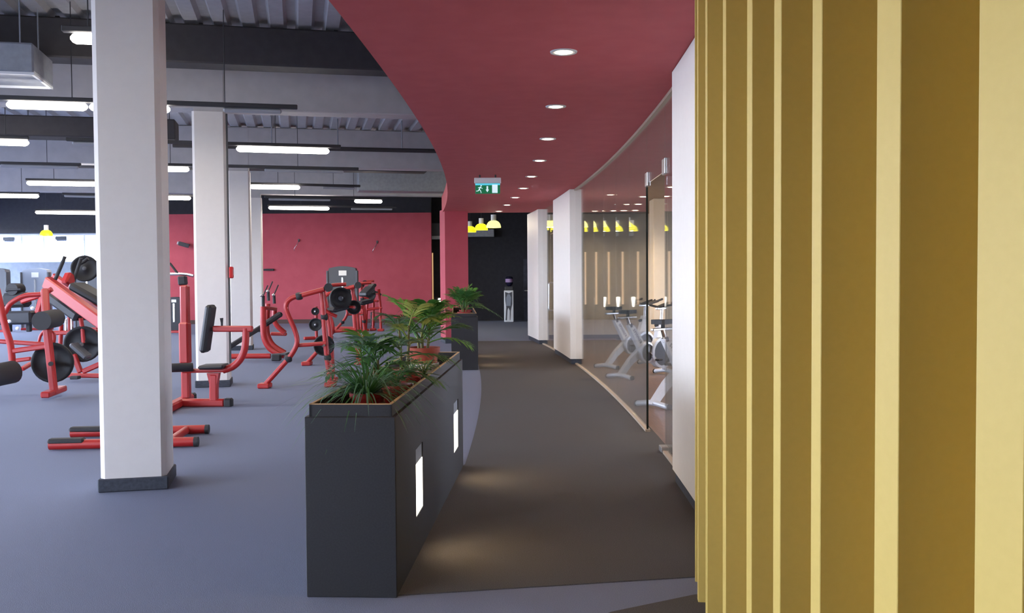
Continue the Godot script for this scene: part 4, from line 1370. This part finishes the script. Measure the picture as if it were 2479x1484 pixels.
	plate(Vector3(-2.556, 1.286, -14.150), Vector3(0.4, 0, 1), 0.165, 0.1, "weight plate against the pads of the first bowed press")
	at = Vector3(-5.037, 0.000, -24.399)
	o = thing("plate_tree", "short red plate stand in front of the dark weight tower", "gym machine", at)
	rt(o, "post", [at + Vector3(0, 0.05, 0), at + Vector3(0, 0.85, 0)], 0.04, mats.frame_red)
	rb(o, "foot_bar", at + Vector3(-0.3, 0.04, 0.12), at + Vector3(0.1, 0.04, -0.1), 0.1, 0.08, mats.frame_red, 0.02)
	rt(o, "pin", [at + Vector3(0, 0.39, -0.05), at + Vector3(0, 0.39, 0.16)], 0.02, mats.chrome, 8)
	rt(o, "pin", [at + Vector3(0, 0.73, -0.05), at + Vector3(0, 0.73, 0.16)], 0.02, mats.chrome, 8)
	plate(at + Vector3(0, 0.39, 0.1), Vector3(0.1, 0, 1), 0.165, 0.08, "larger lower weight plate on the short red plate stand")
	plate(at + Vector3(0, 0.73, 0.1), Vector3(0.1, 0, 1), 0.1, 0.08, "small upper weight plate on the short red plate stand")
	# incline machine between the columns and the bowed presses
	at = Vector3(-5.075, 0.000, -18.775)
	o = thing("incline_machine", "red incline sled machine with black grips behind the bench machine", "gym machine", at)
	rt(o, "base_tube", [Vector3(-5.514, 0.093, -18.200), Vector3(-5.078, 0.098, -18.200), Vector3(-4.641, 0.095, -18.200)], 0.05, mats.frame_red)
	rb(o, "base_cap", Vector3(-4.542, 0.088, -17.900), Vector3(-4.370, 0.087, -17.900), 0.14, 0.12, mats.rubber, 0.02)
	rb(o, "foot_plate", Vector3(-4.601, 0.126, -18.200), Vector3(-4.308, 0.140, -18.200), 0.3, 0.04, mats.machine_grey, 0.01)
	rb(o, "sled_rail", Vector3(-5.512, 0.228, -18.200), Vector3(-4.789, 0.700, -18.500), 0.09, 0.09, mats.pad, 0.015, "black sled rail")
	rb(o, "sled_pad", Vector3(-4.830, 0.684, -18.500), Vector3(-4.512, 0.904, -18.600), 0.28, 0.1, mats.pad, 0.03)
	rt(o, "upright", spline([Vector3(-4.770, 1.048, -18.200), Vector3(-4.775, 0.667, -18.200), Vector3(-4.755, 0.429, -18.200), Vector3(-4.663, 0.254, -18.200), Vector3(-4.506, 0.142, -18.200), Vector3(-4.380, 0.101, -18.200)], 5), 0.058, mats.frame_red)
	rt(o, "upright", spline([Vector3(-4.810, 1.089, -18.700), Vector3(-4.833, 0.641, -18.700), Vector3(-4.804, 0.437, -18.700), Vector3(-4.709, 0.265, -18.700), Vector3(-4.483, 0.117, -18.700)], 5), 0.05, mats.frame_red)
	rt(o, "upright", spline([Vector3(-4.773, 0.994, -19.100), Vector3(-4.785, 0.745, -19.100), Vector3(-4.721, 0.619, -19.100), Vector3(-4.573, 0.485, -19.100)], 5), 0.05, mats.frame_red)
	rb(o, "cross_beam", Vector3(-4.788, 1.021, -18.300), Vector3(-4.724, 0.972, -19.000), 0.06, 0.07, mats.frame_red, 0.015)
	rb(o, "rear_foot", Vector3(-5.603, 0.299, -22.000), Vector3(-5.229, 0.287, -22.000), 0.1, 0.08, mats.frame_red, 0.02)
	for q in [[Vector3(-4.770, 1.048, -18.200), Vector3(-4.767, 1.254, -18.200), Vector3(-4.785, 1.263, -18.150)], [Vector3(-4.768, 1.148, -18.600), Vector3(-4.773, 1.326, -18.600), Vector3(-4.768, 1.335, -18.550)], [Vector3(-4.730, 1.083, -18.900), Vector3(-4.736, 1.255, -18.900), Vector3(-4.732, 1.256, -18.850)]]:
		rt(o, "grip", [q[0], q[1]], 0.03, mats.rubber)
		s = mb()
		lathe(s, [Vector2(0, 0.032), Vector2(0.024, 0.022), Vector2(0.032, 0), Vector2(0.024, -0.022), Vector2(0, -0.032)], q[2], Basis.IDENTITY, 12)
		part("knob", s, mats.chrome, o)
		rt(o, "handle", [q[1], q[1] + Vector3(0.09, 0.2, 0)], 0.012, mats.rubber, 6)
	# weight towers
	weight_tower(Vector3(-5.250, 0.033, -29.500) * Vector3(1, 0, 1), 0.86, 1.94, "tall dark weight stack tower with a white label before the red wall", mats.machine_grey)
	weight_tower(Vector3(-9.945, 0.061, -28.000) * Vector3(1, 0, 1), 0.5, 1.05, "low dark weight machine between the thick column and the call point column", mats.pad)
	weight_tower(Vector3(-15.014, 0.111, -30.000) * Vector3(1, 0, 1), 0.8, 1.95, "pale grey weight tower under the window strip", mats.machine_pale)
	weight_tower(Vector3(-15.750, 0.169, -29.000) * Vector3(1, 0, 1), 0.7, 1.95, "dark weight tower in the corner under the window strip", mats.machine_grey)
	weight_tower(Vector3(-13.382, 0.100, -30.000) * Vector3(1, 0, 1), 0.7, 2.0, "dark weight tower behind the leg press", mats.machine_grey)
	# small red machine at the end of the presses
	at = Vector3(-4.136, 0.000, -28.371)
	o = thing("arm_machine", "small red machine with black pads next to the dark weight tower", "gym machine", at)
	var dd := 28.0
	for q in [[Vector3(-4.326, 0.023, -28.000), Vector3(-4.282, 0.693, -28.000), Vector3(-4.214, 1.241, -28.000)], [Vector3(-3.875, 0.044, -28.000), Vector3(-3.891, 0.751, -28.000), Vector3(-3.922, 1.239, -28.000)], [Vector3(-4.150, 0.041, -28.300), Vector3(-4.130, 0.744, -28.300), Vector3(-4.137, 1.175, -28.300)], [Vector3(-4.393, -0.020, -27.500), Vector3(-4.375, 0.531, -27.500), Vector3(-4.390, 1.249, -27.500)]]:
		rt(o, "leg", q, 0.04, mats.frame_red, 8)
		foot_block(o, q[0], 0.18, 0.25)
	rt(o, "crossbar", [Vector3(-4.477, 0.609, -28.000), Vector3(-4.136, 0.656, -28.000), Vector3(-3.831, 0.690, -28.000)], 0.04, mats.frame_red, 8)
	rb(o, "pad", Vector3(-4.359, 1.025, -27.900), Vector3(-4.056, 1.215, -28.000), 0.3, 0.3, mats.pad, 0.08)
	rt(o, "handle", [Vector3(-4.130, 1.179, -28.000), Vector3(-3.911, 1.117, -28.000), Vector3(-3.863, 1.056, -28.000)], 0.035, mats.rubber, 8)
	rt(o, "roller", [Vector3(-4.485, 1.366, -27.800), Vector3(-4.451, 1.362, -28.200)], 0.08, mats.rubber, 12)
	rb(o, "post", Vector3(-4.191, 0.117, -28.500), Vector3(-4.186, 0.552, -28.500), 0.12, 0.12, mats.pad, 0.02)
	plate(Vector3(-4.156, 1.090, -27.600), Vector3(0.2, 0, 1), 0.2, 0.1, "weight plate on the small red machine near the red wall")
	# plate tree press at the window side
	at = Vector3(-6.223, 0.000, -12.815)
	o = thing("lever_press", "red lever press with a big weight plate left of the thick column", "gym machine", at)
	rb(o, "post", Vector3(-6.150, 0.053, -12.700), Vector3(-6.229, 0.941, -12.700), 0.1, 0.09, mats.frame_red, 0.02)
	rb(o, "post_upper", Vector3(-6.328, 0.903, -12.900), Vector3(-6.442, 1.462, -13.100), 0.1, 0.1, mats.frame_red, 0.02)
	rb(o, "foot_bar", Vector3(-6.154, 0.046, -12.450) + Vector3(0, 0.03, 0), Vector3(-6.222, 0.061, -13.100) + Vector3(0, 0.03, 0), 0.12, 0.08, mats.frame_red, 0.015)
	rb(o, "arm", Vector3(-6.284, 0.696, -12.800), Vector3(-6.748, 0.632, -12.800), 0.07, 0.07, mats.frame_red, 0.015)
	rb(o, "arm", Vector3(-6.529, 0.684, -13.300), Vector3(-7.298, 0.741, -13.300), 0.06, 0.06, mats.frame_red, 0.015)
	rt(o, "side_upright", spline([Vector3(-6.940, 1.470, -12.800), Vector3(-6.890, 1.219, -12.800), Vector3(-6.840, 0.968, -12.800), Vector3(-6.779, 0.744, -12.800), Vector3(-6.756, 0.521, -12.800), Vector3(-6.765, 0.381, -12.800)], 5), 0.045, mats.frame_red)
	rt(o, "side_upright", spline([Vector3(-7.343, 1.144, -13.400), Vector3(-7.180, 1.113, -13.400), Vector3(-7.077, 1.259, -13.400), Vector3(-6.871, 1.368, -13.400), Vector3(-6.637, 1.390, -13.400), Vector3(-6.490, 1.459, -13.400)], 5), 0.036, mats.frame_red)
	rt(o, "roller", [Vector3(-6.200, 1.050, -12.500), Vector3(-6.249, 1.066, -13.000)], 0.125, mats.rubber, 18, "thick black roller")
	rt(o, "roller", [Vector3(-6.759, 0.349, -12.200), Vector3(-6.638, 0.372, -12.600)], 0.15, mats.rubber, 18, "thick black roller")
	rt(o, "brace", spline([Vector3(-6.326, 0.886, -13.000), Vector3(-6.282, 0.829, -13.000), Vector3(-6.296, 0.715, -13.000), Vector3(-6.332, 0.642, -13.000)], 4), 0.03, mats.frame_red, 8)
	rt(o, "brace", spline([Vector3(-6.614, 0.864, -13.400), Vector3(-6.669, 0.789, -13.400), Vector3(-6.701, 0.643, -13.400)], 4), 0.022, mats.frame_red, 8)
	rb(o, "rear_bar", Vector3(-7.490, 0.378, -14.200), Vector3(-7.210, 0.413, -14.200), 0.07, 0.06, mats.frame_red, 0.015)
	rb(o, "rear_bar", Vector3(-7.719, 0.186, -14.900), Vector3(-7.713, 0.250, -15.200), 0.08, 0.06, mats.frame_red, 0.015)
	rt(o, "plate_pin", [Vector3(-6.093, 0.482, -12.500), Vector3(-6.332, 0.444, -13.050)], 0.03, mats.rubber)
	plate(Vector3(-6.283, 0.459, -12.950), Vector3(0.15, 0, 1), 0.275, 0.06, "big weight plate behind the red post of the lever press")
	# leg press behind it
	at = Vector3(-6.878, 0.000, -15.306)
	o = thing("leg_press", "red leg press with a slanted sled beam beside the window strip", "gym machine", at)
	s = mb()
	bar(s, Vector3(-7.298, 1.560, -14.900), Vector3(-6.129, 0.866, -14.400), 0.14, 0.19, 0.02)
	part("sled_beam", s, mats.frame_red, o)
	s = mb()
	bar(s, Vector3(-7.675, 1.653, -15.900), Vector3(-6.636, 0.988, -15.600), 0.1, 0.12, 0.02)
	part("rear_beam", s, mats.frame_red, o)
	rb(o, "back_pad", Vector3(-7.076, 1.502, -15.400), Vector3(-6.504, 1.199, -15.300), 0.4, 0.13, mats.pad, 0.04, "black slanted back pad")
	rb(o, "lower_pad", Vector3(-7.432, 1.385, -15.300), Vector3(-6.798, 0.990, -15.100), 0.4, 0.17, mats.pad, 0.04)
	for q in [[Vector3(-7.169, 1.572, -14.900), Vector3(-7.080, 1.765, -14.900), Vector3(-6.998, 1.952, -14.900)], [Vector3(-7.193, 1.568, -15.600), Vector3(-7.136, 1.737, -15.600), Vector3(-7.063, 1.940, -15.600)], [Vector3(-7.152, 1.840, -15.700), Vector3(-7.048, 1.894, -15.700), Vector3(-6.993, 1.935, -15.700)]]:
		rt(o, "grip", q, 0.03, mats.rubber, 8)
	rb(o, "bracket", Vector3(-7.270, 1.502, -15.500), Vector3(-7.232, 1.677, -15.600), 0.14, 0.18, mats.frame_red, 0.03)
	for q in [[Vector3(-7.222, 0.876, -15.200), Vector3(-7.242, 0.578, -15.200), Vector3(-7.239, 0.445, -15.200)], [Vector3(-7.087, 1.041, -15.200), Vector3(-7.092, 0.776, -15.200), Vector3(-7.081, 0.696, -15.200)], [Vector3(-6.819, 0.982, -15.000), Vector3(-6.790, 0.785, -15.000), Vector3(-6.781, 0.589, -15.000)]]:
		rt(o, "strut", q, 0.036, mats.frame_red, 8)
	for q in [[Vector3(-7.047, 0.970, -15.000), Vector3(-7.051, 0.787, -15.000)], [Vector3(-6.956, 0.970, -15.000), Vector3(-6.960, 0.787, -15.000)]]:
		rt(o, "guide_rod", q, 0.026, mats.chrome, 8)
	rb(o, "mid_beam", Vector3(-7.378, 0.738, -15.200), Vector3(-6.616, 0.753, -15.200), 0.08, 0.07, mats.frame_red, 0.015)
	rb(o, "base_beam", Vector3(-7.020, 0.090, -14.900), Vector3(-6.357, 0.073, -14.900), 0.09, 0.07, mats.frame_red, 0.015)
	rb(o, "base_strut", Vector3(-6.896, 0.415, -14.900), Vector3(-6.791, 0.128, -14.900), 0.07, 0.08, mats.frame_red, 0.015)
	rb(o, "base_strut", Vector3(-6.759, 0.141, -14.900), Vector3(-6.431, 0.282, -14.900), 0.07, 0.08, mats.frame_red, 0.015)
	rb(o, "foot_cap", Vector3(-6.849, 0.071, -14.700), Vector3(-6.721, 0.071, -14.700), 0.12, 0.05, mats.rubber, 0.01)
	rb(o, "sled_pad", Vector3(-6.766, 0.604, -14.600), Vector3(-6.529, 0.386, -14.600), 0.22, 0.07, mats.machine_grey, 0.02, "grey lower pad")
	rt(o, "plate_pin", [Vector3(-6.626, 0.591, -14.600), Vector3(-6.949, 0.562, -15.400)], 0.025, mats.chrome, 8)
	plate(Vector3(-6.795, 0.570, -15.000), Vector3(0.2, 0, 1), 0.285, 0.07, "weight plate low on the leg press")
	plate(Vector3(-7.141, 1.774, -15.900), Vector3(0.2, 0, 1), 0.22, 0.07, "weight plate high on the leg press beside the thick column")
	# dark dumbbell and cable machine under the windows
	at = Vector3(-14.454, 0.000, -27.901)
	o = thing("cable_machine", "dark low machine with rollers and pale fittings under the window strip", "gym machine", at)
	rb(o, "frame", Vector3(-13.431, 0.584, -25.000), Vector3(-12.560, 0.599, -25.000), 0.5, 0.35, mats.pad, 0.05)
	rb(o, "frame", Vector3(-13.472, 1.036, -25.200), Vector3(-12.814, 1.064, -25.200), 0.4, 0.4, mats.rubber, 0.08)
	rt(o, "roller", [Vector3(-13.163, 1.343, -25.000), Vector3(-13.152, 1.338, -25.400)], 0.16, mats.rubber, 14)
	rb(o, "post", Vector3(-13.249, 0.473, -25.000), Vector3(-13.254, 0.223, -25.000), 0.12, 0.12, mats.rubber, 0.02)
	rb(o, "post", Vector3(-12.726, 0.470, -25.000), Vector3(-12.732, 0.219, -25.000), 0.12, 0.12, mats.rubber, 0.02)
	rt(o, "cross_handle", [Vector3(-13.316, 1.301, -25.000), Vector3(-13.250, 1.322, -25.000), Vector3(-12.924, 1.331, -25.000)], 0.03, mats.rubber, 8)
	rb(o, "red_arm", Vector3(-12.931, 1.015, -25.000), Vector3(-12.329, 1.207, -25.000), 0.14, 0.14, mats.frame_red, 0.03)
	rb(o, "red_arm", Vector3(-12.504, 0.686, -25.000), Vector3(-12.340, 1.207, -25.000), 0.14, 0.14, mats.frame_red, 0.03)
	for q in [Vector3(-13.036, 0.513, -24.600), Vector3(-12.429, 0.852, -24.600), Vector3(-12.826, 0.329, -24.600)]:
		s = mb()
		lathe(s, [Vector2(0, 0.05), Vector2(0.04, 0.03), Vector2(0.05, 0), Vector2(0.04, -0.03), Vector2(0, -0.05)], q, Basis.IDENTITY, 12)
		part("fitting", s, mats.white_paint, o, "pale round fitting")

# ---------------------------------------------------------------- studio bikes
func make_bike(label: String) -> Node3D:
	var o := thing("spin_bike", label, "exercise bike", Vector3.ZERO, "studio bikes")
	O = Vector3.ZERO
	var X := Vector3.RIGHT
	var Y := Vector3.UP
	for q in [[-0.55, 0.5, "rear_foot"], [0.52, 0.44, "front_foot"]]:
		var x: float = q[0]
		rt(o, q[2], spline([Vector3(x, 0.03, -q[1] * 0.5), Vector3(x, 0.045, -q[1] * 0.3), Vector3(x, 0.06, 0), Vector3(x, 0.045, q[1] * 0.3), Vector3(x, 0.03, q[1] * 0.5)], 3), 0.034, mats.silver_paint, 10)
		for z in [-0.5, 0.5]: rt(o, "rubber_end", [Vector3(x, 0.03, z * q[1]), Vector3(x, 0.03, z * (q[1] + 0.05))], 0.036, mats.rubber, 10)
	var s := mb()
	extrude(s, PackedVector2Array([Vector2(-0.6, 0.05), Vector2(-0.47, 0.05), Vector2(-0.3, 0.2), Vector2(-0.06, 0.34), Vector2(-0.1, 0.47), Vector2(-0.34, 0.3)]), Vector3(0, 0, -0.035), X, Y, Vector3(0, 0, 0.07))
	part("rear_strut", s, mats.silver_paint, o)
	s = mb()
	extrude(s, PackedVector2Array([Vector2(-0.1, 0.34), Vector2(0.08, 0.28), Vector2(0.34, 0.36), Vector2(0.36, 0.46), Vector2(0.16, 0.52), Vector2(0.0, 0.56), Vector2(-0.13, 0.48)]), Vector3(0, 0, -0.04), X, Y, Vector3(0, 0, 0.08))
	part("main_frame", s, mats.silver_paint, o)
	s = mb()
	extrude(s, PackedVector2Array([Vector2(-0.13, 0.44), Vector2(0.05, 0.46), Vector2(-0.26, 0.82), Vector2(-0.38, 0.82)]), Vector3(0, 0, -0.035), X, Y, Vector3(0, 0, 0.07))
	var mast := part("seat_mast", s, mats.white_paint, o)
	var t := TextMesh.new()
	t.text = "SPINNER"
	var fnt := SystemFont.new()
	fnt.font_names = PackedStringArray(["Droid Sans"])
	fnt.font_weight = 700
	t.font = fnt
	t.font_size = 32
	t.pixel_size = 0.0021
	t.depth = 0.002
	var tm := mesh_part("lettering", t, mats.rubber, mast, "dark block lettering")
	tm.position = Vector3(-0.18, 0.64, 0.036)
	tm.rotation.z = -0.92
	rt(o, "seat_tube", [Vector3(-0.32, 0.8, 0), Vector3(-0.37, 0.93, 0)], 0.024, mats.chrome)
	rt(o, "mast_collar", [Vector3(-0.31, 0.79, 0), Vector3(-0.325, 0.83, 0)], 0.045, mats.rubber)
	rb(o, "seat_slider", Vector3(-0.56, 0.94, 0), Vector3(-0.18, 0.94, 0), 0.05, 0.035, mats.chrome, 0.008)
	s = mb()
	extrude(s, PackedVector2Array([Vector2(-0.42, -0.085), Vector2(-0.42, 0.085), Vector2(-0.36, 0.1), Vector2(-0.27, 0.07), Vector2(-0.2, 0.025), Vector2(-0.12, 0.018), Vector2(-0.12, -0.018), Vector2(-0.2, -0.025), Vector2(-0.27, -0.07), Vector2(-0.36, -0.1)]), Vector3(-0.06, 1.0, 0), X, Vector3.BACK, Vector3(0, 0.055, 0))
	part("saddle", s, mats.rubber, o, "black saddle")
	rt(o, "saddle_clamp", [Vector3(-0.36, 0.95, 0), Vector3(-0.36, 1.005, 0)], 0.025, mats.rubber)
	var bz := Basis(Vector3.RIGHT, PI / 2)
	s = mb()
	lathe(s, [Vector2(0, 0.02), Vector2(0.2, 0.02), Vector2(0.225, 0.014), Vector2(0.225, -0.014), Vector2(0.2, -0.02), Vector2(0, -0.02)], Vector3(0.33, 0.36, 0.07), bz, 32, false)
	part("flywheel", s, mats.machine_grey, o, "dark steel flywheel")
	s = mb()
	lathe(s, [Vector2(0.205, 0.05), Vector2(0.245, 0.045), Vector2(0.245, -0.045), Vector2(0.205, -0.05), Vector2(0.205, 0.05)], Vector3(0.33, 0.36, 0.07), bz, 32, false)
	part("wheel_guard", s, mats.silver_paint, o)
	s = mb()
	lathe(s, [Vector2(0, 0.03), Vector2(0.125, 0.026), Vector2(0.14, 0.0), Vector2(0, -0.02)], Vector3(0.0, 0.38, 0.06), bz, 28)
	var cover := part("chain_cover", s, mats.machine_grey, o, "dark round chain cover")
	s = mb()
	lathe(s, [Vector2(0.135, 0.035), Vector2(0.165, 0.03), Vector2(0.165, -0.03), Vector2(0.135, -0.035), Vector2(0.135, 0.035)], Vector3(0.0, 0.38, 0.06), bz, 28, false)
	part("cover_ring", s, mats.silver_paint, cover)
	s = mb()
	extrude(s, PackedVector2Array([Vector2(0.2, 0.42), Vector2(0.4, 0.4), Vector2(0.47, 0.86), Vector2(0.36, 0.88)]), Vector3(0, 0, -0.035), X, Y, Vector3(0, 0, 0.07))
	part("front_mast", s, mats.white_paint, o)
	rb(o, "front_fork", Vector3(0.33, 0.4, 0.02), Vector3(0.5, 0.08, 0), 0.06, 0.08, mats.silver_paint, 0.015)
	rt(o, "handlebar_tube", [Vector3(0.415, 0.86, 0), Vector3(0.44, 1.05, 0)], 0.025, mats.chrome)
	rb(o, "handlebar_slider", Vector3(0.3, 1.06, 0), Vector3(0.52, 1.06, 0), 0.05, 0.04, mats.chrome, 0.008)
	for g in [-1.0, 1.0]:
		rt(o, "handlebar", spline([Vector3(0.36, 1.08, 0), Vector3(0.36, 1.1, 0.12 * g), Vector3(0.38, 1.12, 0.22 * g), Vector3(0.48, 1.14, 0.25 * g), Vector3(0.62, 1.17, 0.24 * g)], 4), 0.019, mats.rubber, 8)
		rt(o, "aero_bar", spline([Vector3(0.4, 1.09, 0.05 * g), Vector3(0.55, 1.12, 0.07 * g), Vector3(0.66, 1.15, 0.03 * g)], 4), 0.017, mats.rubber, 8)
		rb(o, "crank", Vector3(0.05, 0.38, 0.1 * g), Vector3(0.05 + 0.12 * g, 0.38 - 0.11 * g, 0.11 * g), 0.018, 0.03, mats.chrome, 0.004)
		rb(o, "pedal", Vector3(0.01 + 0.12 * g, 0.37 - 0.11 * g, 0.16 * g), Vector3(0.11 + 0.12 * g, 0.37 - 0.11 * g, 0.16 * g), 0.08, 0.025, mats.rubber, 0.006)
	rt(o, "knob", [Vector3(0.33, 0.8, 0), Vector3(0.28, 0.79, 0)], 0.025, mats.rubber, 10)
	return o

func bikes() -> void:
	var b := make_bike("white exercise bike just inside the open glass door")
	b.position = Vector3(2.104, 0.005, -11.73)
	b.rotation.y = deg_to_rad(40)
	copy(b, Vector3(2.07, 0.005, -14.94), deg_to_rad(40), "white exercise bike behind the glass, second from the open door")
	copy(b, Vector3(2.03, 0.005, -16.57), deg_to_rad(40), "white exercise bike behind the glass, next to the white pier")
	copy(b, Vector3(3.05, 0.005, -14.3), deg_to_rad(125), "white exercise bike in the second row of the studio")
	copy(b, Vector3(3.6, 0.005, -12.2), deg_to_rad(60), "white exercise bike in the second row, closer to the beige end wall")
